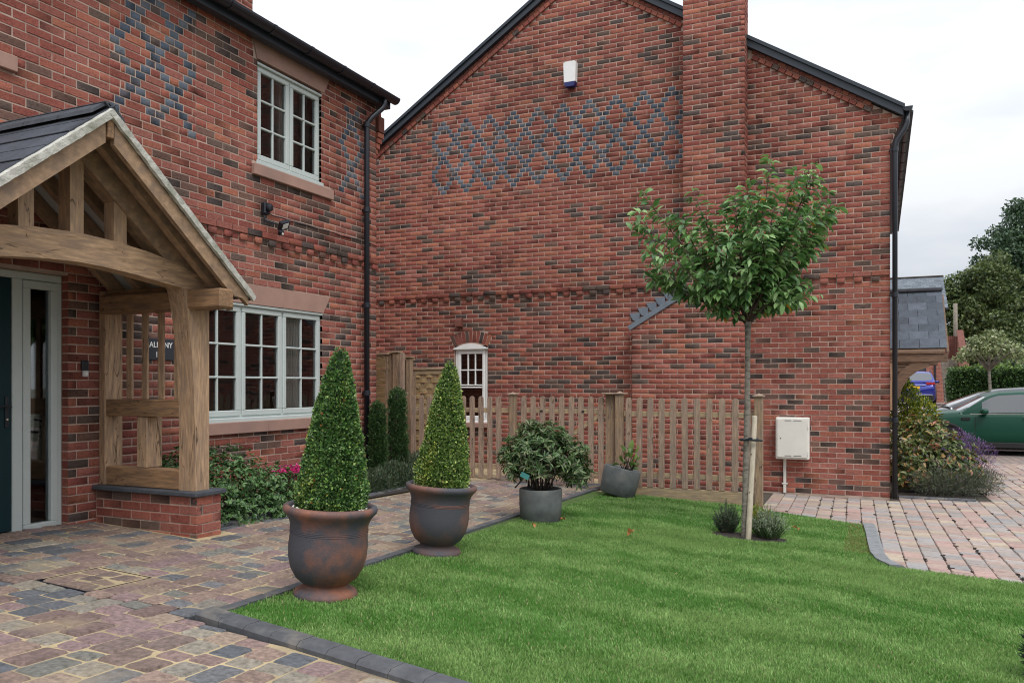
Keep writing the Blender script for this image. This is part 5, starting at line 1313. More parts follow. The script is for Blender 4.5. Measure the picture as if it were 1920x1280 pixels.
# ------------------------------------------------------------------ bed by the left house
EV = [(.05, .13, .035), (.075, .17, .045), (.035, .09, .028), (.12, .23, .07), (.18, .30, .11)]
bush('evergreen_shrub', 'large glossy dark green shrub against the house under the window, beside the porch', 'shrub', [(-5.62, 5.75, .62, .38, .42, .42), (-5.50, 5.50, .48, .30, .28, .32), (-5.5, 6.2, .50, .34, .38, .34), (-5.85, 5.45, .62, .3, .3, .38), (-5.45, 5.9, .40, .3, .5, .26), (-5.62, 6.55, .42, .26, .3, .22)], 3300, .042, .019, EV, seed=8, whorl=6, up=.5, zmin=.33, depth=.45, tips=([(.09, .19, .05)], .25))
bush('leafy_shrub', 'low green plant seen between the timber studs of the porch side', 'shrub', [(-5.98, 5.30, .80, .17, .12, .17), (-5.62, 5.3, .78, .12, .10, .13)], 260, .045, .02, EV, seed=18, whorl=6, up=.6, depth=.6)
az = bush('azalea', 'small azalea with bright pink flowers in the house bed', 'flowering shrub', [(-5.62, 6.80, .50, .24, .24, .22)], 500, .03, .014, [(.06, .10, .04), (.12, .12, .06), (.08, .06, .04)], seed=12, whorl=5, up=.5, zmin=.3)
r = np.random.default_rng(5); n = 420; P = np.array((-5.60, 6.76, .70)) + r.normal(size=(n, 3)) * (.085, .12, .028); A = unit(r.normal(size=(n, 3)) + (0, 0, .6))
build_leaves('flowers', leafV(P, A, unit(r.normal(size=(n, 3)) + (0, 0, 1)), r.uniform(.022, .035, n), r.uniform(.02, .028, n), palette(r, n, [(.62, .03, .20), (.70, .06, .28), (.55, .02, .15)])), M['flower'], az)
for sd_, (x, y, rr, z1) in enumerate(((-6.03, 8.93, .115, 1.42 - .12), (-5.99, 9.35, .135, 1.50))):
    bb = [(x, y, .3 + (z1 - .3) * t, rr * (1.05 - .35 * abs(t - .45)), rr * (1.05 - .35 * abs(t - .45)), .17) for t in (.1, .28, .46, .64, .80, .91)]
    bb += [(x + .07, y, .75, rr * .6, rr * .6, .3), (x - .05, y + .03, 1.05, rr * .6, rr * .6, .25)]
    bush('yew_column', ('shorter' if sd_ == 0 else 'taller') + ' dark upright yew ' + ('nearer the downpipe' if sd_ == 0 else 'beside the fence posts'), 'conifer', bb, 16000, .036, .013, [(.03, .075, .024), (.045, .11, .03), (.02, .05, .018), (.075, .15, .04)], seed=30 + sd_, up=1.0, spread=.6, big=False, depth=.5, tips=([(.07, .13, .03)], .2))
bush('low_conifer_mat', 'low dark needle-leaved ground shrub in the bed beside the path edge', 'shrub', [(-5.75, 8.3, .38, .3, .5, .17), (-5.75, 8.9, .38, .28, .45, .2), (-5.85, 9.5, .40, .3, .4, .26), (-5.7, 7.6, .33, .25, .4, .12)], 17000, .055, .012, [(.045, .08, .035), (.03, .06, .03), (.07, .11, .05), (.11, .13, .08)], seed=41, up=1.1, spread=.7, big=False, depth=.6, zmin=.28)
# ------------------------------------------------------------------ young cherry tree, stake, heathers
TR = thing('cherry_tree', 'young staked tree with slim grey trunk and loose green crown in the lawn', 'tree', (TREE[0], TREE[1], h(*TREE)))
def at(px, py, d): 
    a = (px - 960) / FPX; s, c = math.sin(YAW), math.cos(YAW); return np.array(((-s + a * c) * d, (c + a * s) * d, EYE + (720 - py) / FPX * d))
zb = h(*TREE); D0 = 7.88
fork = at(1402, 603, D0)
mb = MB(); mb.tube([(TREE[0], TREE[1], zb - .03), (TREE[0], TREE[1], zb + .05), tuple(at(1398, 900, D0)), tuple(at(1401, 760, D0)), tuple(at(1402, 640, D0)), tuple(fork)], [.042, .033, .030, .027, .026, .031], 14); mb.build('trunk', M['bark'], TR, smooth=True)
r = np.random.default_rng(17)
tips = [(1185, 400, -.35), (1202, 362, .25), (1297, 352, .1), (1248, 470, -.5), (1376, 352, -.2), (1404, 335, .3), (1446, 283, .05), (1420, 380, -.35), (1530, 308, -.1), (1552, 358, .3), (1500, 400, -.4), (1538, 440, .2), (1512, 520, .15), (1480, 470, .5), (1330, 420, .4), (1345, 470, -.45), (1215, 505, .25), (1290, 455, .35), (1460, 350, .45), (1390, 440, .1), (1500, 345, .2), (1265, 400, 0), (1240, 520, .1), (1465, 560, -.35), (1345, 560, -.3), (1445, 420, -.5), (1320, 500, .1), (1405, 500, -.45), (1360, 390, .35), (1480, 430, -.25), (1520, 470, -.1), (1475, 500, .3), (1505, 555, .1), (1440, 545, .3), (1550, 395, 0), (1495, 320, -.2)]
bw = MB(); LP = []; LA = []
for ti, (px, py, dd) in enumerate(tips):
    T = at(px, py, D0 + dd); O = fork + (0, 0, r.uniform(-.05, .12)); mid = O + (T - O) * .45; mid[2] -= .10 * abs(px - 1400) / 200 * .6; mid += r.normal(size=3) * .03
    pts = [O + (mid - O) * (t * (2 - t)) * 1.0 if False else (1 - t) ** 2 * O + 2 * t * (1 - t) * mid + t * t * T for t in np.linspace(0, 1, 9)]
    bw.tube([tuple(p) for p in pts], list(np.linspace(.013, .0022, 9)), 6)
    Lb = np.linalg.norm(T - O)
    def addleaves(Q0, Q1, q0, q1, dens):
        Ld = np.linalg.norm(Q1 - Q0); n = int(Ld * dens); 
        for _ in range(n):
            t = r.random(); p = Q0 + (Q1 - Q0) * t; d = (Q1 - Q0) / Ld; o = unit(r.normal(size=3)); o = o - d * (o @ d); LP.append(p + o * .012); LA.append(unit(o) * .9 + d * .55 + np.array((0, 0, -.42)))
    for i in range(2, 8): addleaves(pts[i], pts[i + 1], 0, 0, 54 if i > 4 else 48)
    for s_ in range(6):                                  # side shoots
        i = 2 + int(r.integers(0, 6)); b = pts[i]; d = pts[i + 1] - pts[i]; d = d / np.linalg.norm(d); o = unit(r.normal(size=3)); o -= d * (o @ d); e = b + (o * .55 + d * .9 + (0, 0, .15)) * r.uniform(.14, .34)
        bw.tube([tuple(b), tuple((b + e) / 2 + (0, 0, .01)), tuple(e)], [.004, .003, .0015], 5); addleaves(b, e, 0, 0, 58)
bw.build('branches', M['redtwig'], TR, smooth=True)
LP = np.array(LP); LA = np.array(LA); n = len(LP); C = palette(r, n, [(.085, .19, .05), (.12, .25, .07), (.06, .14, .045), (.18, .32, .10), (.25, .39, .15)], .15); C[r.random(n) < .004] = (.45, .22, .03)
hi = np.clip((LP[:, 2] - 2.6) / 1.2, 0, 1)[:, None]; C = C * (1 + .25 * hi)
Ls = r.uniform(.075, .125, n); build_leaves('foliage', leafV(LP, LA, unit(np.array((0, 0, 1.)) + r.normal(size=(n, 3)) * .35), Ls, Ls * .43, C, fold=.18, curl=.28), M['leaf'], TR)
stk = thing('tree_stake', 'weathered wooden stake leaning against the young tree', 'stake', tuple(at(1403, 1010, 7.80)))
mb = MB(); a_ = at(1403, 1012, 7.80); b_ = at(1415, 779, 7.93); mb.tube([a_ - (b_ - a_) * .03, a_, b_ - (b_ - a_) * .012, b_], [.027, .027, .026, .020], 12); mb.build('pole', M['stake'], stk, smooth=True)
mb = MB()
for i in range(9):
    if i % 3 == 0: q = a_ + (b_ - a_) * r.uniform(.1, .95); mb.obox(q + np.array((-.01, -.025, 0)), (.004, .003, .007), 0)
mb.build('knot', M['darkbark'], stk)
tie = MB(); c1 = at(1398, 824, 7.87); c2 = at(1412, 824, 7.91); pts = []
for k in range(13): a = 2 * math.pi * k / 12; pts.append(((c1 + c2) / 2) + np.array((math.cos(a) * .088, math.sin(a) * .055, .004 * math.sin(3 * a))))
tie.tube([tuple(p) for p in pts], .011, 6); tie.tube([tuple(at(1414, 824, 7.84)), tuple(at(1430, 826, 7.82))], .009, 6); tie.obox(at(1407, 823, 7.81), (.02, .012, .016), .004); tag(tie.build('tree_tie', M['black']), 'black rubber tie holding the trunk to the stake', 'tie')
def heather(x, y, rx, ry, hh, label, seed, cols, tipc, n=170):
    r = np.random.default_rng(seed); z = h(x, y) + .01; th = r.uniform(0, 6.283, n); q = np.sqrt(r.random(n))
    b = np.stack([x + .45 * rx * q * np.cos(th), y + .45 * ry * q * np.sin(th), np.full(n, z)], -1)
    t = thing('heather', label, 'heather', (x, y, z), 'heathers at the foot of the young tree')
    e = np.stack([x + rx * q * np.cos(th) * r.uniform(.8, 1.35, n), y + ry * q * np.sin(th) * r.uniform(.8, 1.3, n), z + hh * (1.05 - .45 * q ** 2) * r.uniform(.5, 1.12, n)], -1)
    k = 34; tt = r.uniform(.12, 1, (n, k)); P = (b[:, None] + (e - b)[:, None] * tt[..., None]).reshape(-1, 3) + r.normal(size=(n * k, 3)) * .0035; ax = np.repeat(unit(e - b), k, 0)
    A = unit(ax * 1.1 + r.normal(size=P.shape) * .5); tf = tt.ravel(); C = palette(r, len(P), cols, .25); m = (tf > .62) & (np.repeat(r.random(n), k) < .75); C[m] = palette(r, m.sum(), tipc, .2)
    Ls = r.uniform(.012, .022, len(P)); build_leaves('foliage', leafS(P, A, unit(r.normal(size=P.shape)), Ls, Ls * .36, C), M['leaf'], t)
    mb = MB()
    for i in range(n): mb.tube([tuple(b[i]), tuple(e[i])], [.002, .001], 3, cap=False)
    mb.build('stems', M['darkbark'], t)
heather(-1.40, 8.28, .135, .13, .30, 'dark green heather left of the trunk in the tree bed', 2, [(.03, .07, .03), (.05, .10, .04), (.02, .04, .02)], [(.20, .22, .17), (.05, .11, .04)])
heather(-.985, 8.19, .17, .15, .30, 'white-tipped heather right of the stake in the tree bed', 3, [(.05, .12, .03), (.08, .17, .04), (.03, .07, .02)], [(.42, .48, .38), (.25, .34, .17)], 210)
heather(-1.09, 8.38, .11, .08, .34, 'yellow-green heather behind the white-tipped one', 4, [(.12, .20, .02), (.18, .25, .03)], [(.34, .38, .04), (.40, .30, .05)], 110)
# fallen leaves
for i, (px, py, lab) in enumerate(((1180, 999, 'curled tan fallen leaf lying in the middle of the lawn'), (1052, 973, 'small brown fallen leaf on the grass right of the grey pot'), (1003, 983, 'orange fallen leaf at the foot of the grey pot'), (1243, 926, 'red-orange fallen leaf beside the gravel board'), (1495, 990, 'pale orange fallen leaf right of the heather'))):
    lo_, hi_ = .1, 60
    s, c = math.sin(YAW), math.cos(YAW); a = (px - 960) / FPX; dx, dy, dz = -s + a * c, c + a * s, (720 - py) / FPX
    for _ in range(50):
        mid = (lo_ + hi_) / 2
        if EYE + mid * dz - h(mid * dx, mid * dy) > .04: lo_ = mid
        else: hi_ = mid
    p = np.array((lo_ * dx, lo_ * dy, EYE + lo_ * dz)); rr_ = np.random.default_rng(i); A = unit(rr_.normal(size=(2, 3)) * (1, 1, .2)); sz = .10 if i == 0 else .06
    Vv, F, Cc = leafV(np.array([p, p]), A, np.array([(0, .2, 1.), (.3, 0, .8)]), np.array([sz, sz * .8]), np.array([sz * .6, sz * .5]), np.array([(.48, .24, .09), (.42, .17, .06)]) * (1 if i != 3 else (1, .6, .6)), fold=.5, curl=.3)
    o = put('fallen_leaf', meshdata('fallen_leaf', Vv - p, F, M['leaf'], cols=Cc), None, tuple(p)); tag(o, lab, 'leaf')
bush('small_conifer', 'dark little conifer at the right edge of the lawn near the camera', 'conifer', [(.765, 4.80, .25, .10, .10, .15), (.765, 4.80, .40, .055, .055, .12)], 3500, .04, .006, [(.012, .03, .018), (.02, .045, .025)], seed=77, up=.8, spread=.6, big=False, depth=.7)

# ------------------------------------------------------------------ driveway shrub bed
bush('golden_shrub', 'yellow-green leafy shrub behind the downpipe at the house corner', 'shrub', [(.46, 15.0, .75, .36, .36, .55), (.35, 14.9, 1.25, .26, .26, .42), (.62, 15.0, 1.05, .26, .25, .35), (.40, 15, 1.55, .10, .1, .16)], 5200, .055, .026, [(.10, .17, .015), (.20, .28, .02), (.32, .36, .03), (.06, .11, .015)], seed=50, up=.9, spread=.7, zmin=.05, tips=([(.42, .42, .04)], .35))
bush('photinia', 'large bush with orange-red young leaves in the driveway bed', 'shrub', [(.50, 13.5, .55, .42, .42, .52), (.85, 13.6, .50, .38, .38, .42), (.65, 13.5, .85, .34, .32, .32), (1.05, 13.6, .38, .33, .33, .30), (.40, 13.4, .30, .3, .3, .25)], 900, .085, .034, [(.06, .10, .025), (.11, .16, .04), (.17, .22, .06), (.22, .25, .10), (.05, .08, .03)], seed=51, whorl=6, up=.6, zmin=.08, tips=([(.40, .16, .09), (.34, .22, .08), (.45, .30, .12)], .42), curl=.15)
bush('lavender', 'purple flowering lavender beside the green car', 'lavender', [(1.28, 14.9, .38, .42, .40, .42), (1.12, 14.6, .5, .3, .3, .38)], 9000, .045, .006, [(.06, .07, .05), (.10, .08, .14), (.16, .09, .24), (.22, .12, .33)], seed=52, up=1.2, spread=.6, big=False, depth=.8, zmin=.05, tips=([(.28, .15, .40)], .5))
bush('rosemary', 'low grey-green wiry bush spilling over the bed edging', 'shrub', [(.72, 13.0, .18, .34, .24, .22), (1.1, 13.2, .2, .42, .36, .26), (1.35, 13.5, .18, .28, .28, .22)], 9500, .055, .006, [(.07, .09, .05), (.10, .12, .07), (.05, .07, .04), (.15, .17, .11)], seed=53, up=1.0, spread=.8, big=False, depth=.8, zmin=.03, tips=([(.16, .13, .2)], .1))

# ------------------------------------------------------------------ cars
def car(name, label, x, y, yaw, prof, width, wheels, paint, style, wr=.31):
    """prof: dict of control points along length (0 = nose). Built nose towards local -X."""
    t = thing(name, label, 'car', (x, y, h(x, y))); t.rotation_euler = (0, 0, yaw)
    Lc, belt, topz = prof['L'], prof['belt'], prof['top']
    ip = lambda c, v: float(np.interp(v, [p[0] for p in c], [p[1] for p in c]))
    N_ = 56; xsn = np.linspace(0, Lc, N_); W2 = width / 2; mb = MB(); V = []; Kc = 12
    for xv in xsn:
        ew = min(1, (xv + .02) / .55) ** .38; er = min(1, (Lc - xv + .02) / .45) ** .3; w = W2 * (.80 + .20 * min(ew, er)); zb = ip(prof['belt'], xv); zl = .20 + .08 * (1 - min(ew, er))
        zh = ip(prof['hood'], xv)
        sec = [(w * .90, zl), (w * .985, zl + .10), (w, zl + .28), (w * .995, (zl + zb) / 2 + .12), (w * .975, zb - .08), (w * .94, zb), (w * .86, zb + (zh - zb) * .55), (w * .62, zh - .012), (w * .3, zh), (0, zh + .004)]
        V.append(sec)
    m_ = len(V[0]); VV = []
    for i, xv in enumerate(xsn):
        for (w, z) in V[i]: VV.append((xv, w, z))
        for (w, z) in V[i][:-1][::-1]: VV.append((xv, -w, z))
    q = 2 * m_ - 1; F = [(i * q + k, i * q + k + 1, (i + 1) * q + k + 1, (i + 1) * q + k) for i in range(N_ - 1) for k in range(q - 1)] + [(i * q + q - 1, i * q, (i + 1) * q, (i + 1) * q + q - 1) for i in range(N_ - 1)] + [tuple(range(q)), tuple(range((N_ - 1) * q, N_ * q))]
    mb.add(VV, F); body = put('body', mb.data('body', M[paint], smooth=True), t)
    # cabin
    c = prof['cab']; mb = MB(); V = []; n2 = 40; x0, x1 = c['ws0'], c['end']
    for xv in np.linspace(x0, x1, n2):
        zb = ip(prof['belt'], xv) - .01; zt = ip(prof['top'], xv); zt = max(zt, zb + .012); k = (zt - zb); wb_ = W2 * .945; wt = wb_ - .30 * k
        sec = [(wb_, zb), (wb_ - .14 * k, zb + k * .45), (wt + .015, zb + k * .86), (wt - .05, zb + k * .955), (wt * .6, zt - .004), (0, zt)]
        bow = lambda w: xv - .20 * (1 - (w / wb_) ** 2) * max(0, 1 - max(0, xv - c['ws0']) / (1.35 * (c['ws1'] - c['ws0'])))
        V += [(bow(w), w, z) for w, z in sec] + [(bow(w), -w, z) for w, z in sec[:-1][::-1]]
    q = 11; F = [(i * q + k, i * q + k + 1, (i + 1) * q + k + 1, (i + 1) * q + k) for i in range(n2 - 1) for k in range(q - 1)] + [tuple(range(q)), tuple(range((n2 - 1) * q, n2 * q))]
    mb.add(V, F); put('cabin', mb.data('cabin', M[paint], smooth=True), t)
    def cabpt(xv, f, side, off=.008):
        zb = ip(prof['belt'], xv) - .01; zt = ip(prof['top'], xv); k = max(zt - zb, .012); wb_ = W2 * .945
        w = wb_ - .14 * k * min(f / .45, 1) - (.16 * k - .015) * max(0, (f - .45) / .41); return (xv, side * (w + off), zb + k * f)
    for side in (-1, 1):
        for gi, (xa, xb, name_) in enumerate(c['glass']):
            mb = MB(); n = 14; V = []
            for i in range(n + 1):
                xv = xa + (xb - xa) * i / n
                for f in (.06, .30, .55, .84): V.append(cabpt(xv, f, side))
            mb.add(V, [(4 * i + k, 4 * i + 4 + k, 4 * i + 5 + k, 4 * i + 1 + k) for i in range(n) for k in range(3)]); put('side_window', mb.data('side_window', M['glasscar'], smooth=True), t)
        mb = MB(); V = []
        for i in range(21):
            xv = c['ws0'] + .2 + (c['end'] - c['ws0'] - .3) * i / 20; a = cabpt(xv, .0, side, .010); V += [(a[0], a[1], a[2] - .004), (a[0], a[1], a[2] + .014)]
        mb.add(V, [(2 * i, 2 * i + 2, 2 * i + 3, 2 * i + 1) for i in range(20)]); put('belt_trim', mb.data('belt_trim', M['chrome']), t)
        for xw in wheels:
            mb = MB(); yv = side * (W2 - .10)
            Rr = Matrix.Rotation(R(90), 3, 'X'); lt = MB(); lt.lathe([(wr * .60, -.10), (wr * .96, -.10), (wr, -.07), (wr, .07), (wr * .96, .10), (wr * .62, .10), (wr * .60, .08)], n=32)
            Vt = np.array(lt.V) @ np.array(Rr).T + (xw, yv, wr); wd_ = put('wheel', meshdata('wheel', Vt, lt.F, M['tyre'], smooth=True), t)
            sp = MB(); 
            for k in range(10):
                a = k * math.pi / 5; sp.beam((xw, yv + side * .085, wr), (xw + math.cos(a) * wr * .6, yv + side * .075, wr + math.sin(a) * wr * .6), .02, .03, .004, up=(0, 1, 0))
            put('rim_spokes', sp.data('rim_spokes', M['alloy']), wd_)
            dk = MB(); dk.tube([(xw, side * (W2 - .2), wr + .01), (xw, side * (W2 + .003), wr + .01)], wr + .045, 28); put('arch_shadow_liner', dk.data('arch_shadow_liner', M['tyre']), t)
            ar = MB(); V = []
            for k in range(19):
                a = -.32 + (math.pi + .64) * k / 18
                for (rr2, yy) in ((wr + .035, W2 - .02), (wr + .035, W2 + .02), (wr + .10, W2 + .014), (wr + .11, W2 - .03)): V.append((xw + math.cos(a) * rr2, side * yy, wr + .01 + math.sin(a) * rr2))
            ar.add(V, [(4 * k + j, 4 * k + 4 + j, 4 * k + 4 + (j + 1) % 4, 4 * k + (j + 1) % 4) for k in range(18) for j in range(4)]); put('arch_trim', ar.data('arch_trim', M['tyre' if style != 'grey' else paint], smooth=True), t)
        sk = MB(); sk.box((wheels[0] + wr + .06, side * (W2 - .06), .17), (wheels[1] - wr - .06, side * (W2 + .008), .30), .02); put('sill_trim', sk.data('sill_trim', M['tyre']), t)
        mr = MB(); e = cabpt(c['mirror'], .10, side, 0); mr.obox((e[0] - .02, side * (W2 + .10), e[2] + .03), (.075, .10, .06), .03); mo = put('door_mirror', mr.data('door_mirror', M[paint], smooth=True), t)
        st = MB(); st.obox((e[0] - .01, side * (W2 + .0), e[2] - .01), (.05, .07, .02), .006); put('mirror_foot', st.data('mirror_foot', M['tyre']), mo)
        for hx in c['handles']:
            zz = ip(prof['belt'], hx) - .10; hn = MB(); hn.box((hx, side * (W2 - .005), zz), (hx + .17, side * (W2 + .03), zz + .028), .01); put('door_handle', hn.data('door_handle', M['chrome']), t)
        for lx in c['shut']:
            ln_ = MB(); V = []
            for i in range(9):
                zz = .34 + (ip(prof['belt'], lx) - .06 - .34) * i / 8; V += [(lx - .004, side * (W2 + .002 - .0), zz), (lx + .004, side * (W2 + .002), zz)]
            ln_.add(V, [(2 * i, 2 * i + 1, 2 * i + 3, 2 * i + 2) for i in range(8)]); put('shut_line', ln_.data('shut_line', M['tyre']), t)
    # windscreens follow the cabin skin
    def screen(xa, xb, nm, w0):
        mb = MB(); V = []; n = 8
        for i in range(n + 1):
            xv = xa + (xb - xa) * i / n; zb = ip(prof['belt'], xv) - .01; zt = ip(prof['top'], xv); k = max(zt - zb, .012); wt = W2 * .945 - .30 * k - .06
            fd = max(0, 1 - max(0, xv - c['ws0']) / (1.35 * (c['ws1'] - c['ws0']))) if nm == 'windscreen' else 0
            for u in (-1, -.6, 0, .6, 1): V.append((xv - .20 * fd * (1 - (wt * u / (W2 * .945)) ** 2), wt * u, zt + .008 - (.004 if abs(u) > .5 else 0) - (.012 if abs(u) > .9 else 0)))
        mb.add(V, [(5 * i + k, 5 * i + 5 + k, 5 * i + 6 + k, 5 * i + 1 + k) for i in range(n) for k in range(4)]); put(nm, mb.data(nm, M['glasscar'], smooth=True), t)
    screen(c['ws0'] + .06, c['ws1'], 'windscreen', 0); screen(c['rs0'], c['rs1'], 'rear_window', 0)
    return t, ip, W2
M['oakdark'] = oak_mat('aged_dark_oak', (.17, .105, .065), (.12, .08, .055), (3, 20, 20))
mini = dict(L=3.85, belt=[(0, .78), (.5, .88), (1.0, .93), (2, .955), (3.85, .98)], hood=[(0, .66), (.10, .80), (.35, .93), (.8, 1.0), (1.1, 1.02), (1.35, 1.0), (3.6, 1.0), (3.85, .9)],
    top=[(1.02, .96), (1.58, 1.37), (1.75, 1.435), (2.2, 1.465), (3.0, 1.46), (3.5, 1.39), (3.78, 1.0)],
    cab=dict(ws0=.98, ws1=1.52, end=3.75, rs0=3.47, rs1=3.70, glass=[(1.42, 2.32, 'a'), (2.38, 3.35, 'b')], mirror=1.47, handles=[2.22], shut=[1.28, 2.42]))
gc, ip_, W2_ = car('green_hatchback', 'dark green three-door hatchback parked side-on in the driveway', 0.70, 21.15 + .85, 0, mini, 1.72, (.70, 3.20), 'greenpaint', 'mini')
for side in (-1, 1):
    mb = MB(); mb.box((1.0, side * (W2_ - .01), .80), (1.18, side * (W2_ + .012), .855), .02); put('side_vent', mb.data('side_vent', M['tyre']), gc)
    mb = MB(); mb.lathe([(0, .03), (.07, .025), (.10, .0), (.105, -.01)], n=20); Vh = np.array(mb.V) @ np.array(Matrix.Rotation(R(-75), 3, 'Y')).T + (.14, side * .62, .76); put('headlight', meshdata('headlight', Vh, mb.F, M['lamp'], smooth=True), gc)
est = dict(L=4.6, belt=[(0, .72), (.5, .86), (1.1, .97), (2, 1.0), (4.6, 1.05)], hood=[(0, .62), (.10, .80), (.4, .93), (.9, 1.03), (1.2, 1.08), (1.5, 1.04), (4.3, 1.05), (4.6, .95)],
    top=[(1.0, 1.05), (1.75, 1.40), (2.1, 1.50), (2.7, 1.545), (3.6, 1.52), (4.1, 1.42), (4.5, 1.1)],
    cab=dict(ws0=1.0, ws1=1.95, end=4.5, rs0=4.12, rs1=4.42, glass=[(1.6, 2.5, 'a'), (2.56, 3.4, 'b'), (3.46, 4.0, 'c')], mirror=1.78, handles=[2.4, 3.25], shut=[1.5, 2.53, 3.4]))
g2, _, _ = car('dark_grey_car', 'dark grey car parked behind the green hatchback, mostly hidden by it', 0.62, 24.1, 0, est, 1.80, (.85, 3.55), 'greypaint', 'grey', .33)
suv = dict(L=4.65, belt=[(0, .85), (.5, .98), (1.2, 1.05), (4.65, 1.12)], hood=[(0, .7), (.1, .95), (.5, 1.08), (1.2, 1.15), (4.4, 1.12), (4.65, 1.05)],
    top=[(1.1, 1.1), (1.9, 1.55), (2.4, 1.66), (3.9, 1.64), (4.2, 1.56), (4.55, 1.14)],
    cab=dict(ws0=1.1, ws1=1.85, end=4.58, rs0=4.22, rs1=4.53, glass=[(1.75, 2.7, 'a'), (2.76, 3.9, 'b')], mirror=1.8, handles=[2.6, 3.5], shut=[1.5, 2.7, 3.6]))
sv, _, w3 = car('blue_suv', 'bright blue sport utility car seen from behind outside the garage', 1.97, 43.9, R(-90), suv, 1.90, (.9, 3.75), 'bluepaint', 'suv', .36)
sv.location = (1.60, 47.0, h(1.6, 44.5)); sv.rotation_euler = (0, 0, R(-92))
for side in (-1, 1):
    mb = MB(); mb.box((4.56, side * .52, .98), (4.665, side * .90, 1.10), .02); put('tail_lamp', mb.data('tail_lamp', M['redlamp']), sv)
mb = MB(); mb.box((4.60, -.26, .80), (4.668, .26, .915), .004); put('number_plate', mb.data('number_plate', M['yellow']), sv)
mb = MB(); mb.box((4.50, -.86, .28), (4.70, .86, .52), .05); put('bumper', mb.data('bumper', M['tyre']), sv)
mb = MB(); mb.box((4.56, -.80, .50), (4.712, .80, .535), .01); mb.box((4.60, -.50, .955), (4.672, .50, .975), .004); put('chrome_strip', mb.data('chrome_strip', M['chrome']), sv)
mb = MB(); mb.tube([(2.2, .72, 1.65), (2.5, .72, 1.70), (3.7, .72, 1.69), (3.95, .72, 1.63)], .015, 6); mb.tube([(2.2, -.72, 1.65), (2.5, -.72, 1.70), (3.7, -.72, 1.69), (3.95, -.72, 1.63)], .015, 6); put('roof_rails', mb.data('roof_rails', M['chrome']), sv)

# ------------------------------------------------------------------ porches on the far side of the gabled house
def slate_porch(y0, y1, zoff, label, n_under):
    t = thing('slate_porch', label, 'porch', (.5, y0, 2.0)); ze, zr_ = 2.12, 3.17; XO = .93; ym = (y0 + y1) / 2
    for sgn in (-1, 1):
        ya, yb = (y0 - .0, ym) if sgn < 0 else (y1, ym); dn = Vector((0, ya - yb, ze - zr_)); Ls = dn.length; dn.normalize(); nr = Vector((0, -dn.z * (1 if dn.y > 0 else -1), abs(dn.y))).normalized()
        if sgn < 0 or True:
            mb = MB(); P = [(ya, ze), (yb, zr_), (yb, zr_ - .03), (ya, ze - .03)]; mb.prism(P, 0, .135, XO - .02); mb.build('roof_deck', M['oakdark'], t)
        rows = 8
        for rI in range(rows):
            d_ = .08 + rI * (Ls - .06) / rows; xx = .14 - (.14 if rI % 2 else 0)
            while xx < XO - .02:
                a = max(xx, .14); wv = min(xx + .28, XO + .01) - a
                if wv > .05:
                    c_ = np.array((.085, .105, .13)) * rng.uniform(.75, 1.3); cp_ = Vector((a + wv / 2, yb, zr_)) + dn * d_ + nr * (.018 + .006 * 1)
                    Rm = np.array(Matrix((Vector((1, 0, 0)), dn, Vector((1, 0, 0)).cross(dn))).transposed()); e = MB(); e.obox(cp_, ((wv - .005) / 2, Ls / rows * .56, .004), .0015, col=tuple(c_), Rm=Rm @ np.array(Matrix.Rotation(.035 if sgn < 0 else -.035, 3, 'X'))); e.build('slate_tile', M['slate_a'], t)
                xx += .28
    mb = MB(); mb.box((.135, ym - .09, zr_ + .0), (XO + .02, ym + .09, zr_ + .06), .02); mb.build('ridge_tile', M['slate'], t)
    for yy in (y0 + .08, y1 - .08):
        mb = MB(); mb.box((.135, yy - .06, ze - .16), (XO + .02, yy + .06, ze - .035), .006); mb.build('eaves_beam', M['oakdark'], t)
        pts = [(.2, yy, 1.45), (.26, yy, 1.62), (.36, yy, 1.78), (.50, yy, 1.89), (.66, yy, 1.95)]
        mb = MB(); V = []
        for (x, y, z), w in zip(pts, (.07, .06, .055, .055, .06)): V += [(x - w, y - .04, z + w), (x + w, y - .04, z - w), (x + w, y + .04, z - w), (x - w, y + .04, z + w)]
        mb.add(V, [(4 * i + j, 4 * i + 4 + j, 4 * i + 4 + (j + 1) % 4, 4 * i + (j + 1) % 4) for i in range(4) for j in range(4)] + [(0, 1, 2, 3), (19, 18, 17, 16)]); mb.build('curved_brace', M['oakdark'], t)
        mb = MB(); mb.box((.135, yy - .05, 1.2), (.235, yy + .05, 1.955), .006); mb.build('wall_post', M['oakz'], t)
    P = [(y0 + .02, ze), (ym, zr_ - .06), (y1 - .02, ze), (y1 - .02, ze - .04), (ym, zr_ - .16), (y0 + .02, ze - .04)]
    mb = MB(); mb.prism(P, 0, XO, XO + .035); mb.build('bargeboard', M['oakdark'], t)
    return t
slate_porch(14.0, 16.5, 0, 'slate-roofed oak porch on brackets projecting behind the gable corner', 0)
slate_porch(24.2, 26.6, 0, 'farther slate-roofed bracket porch seen beneath the nearer one', 0)

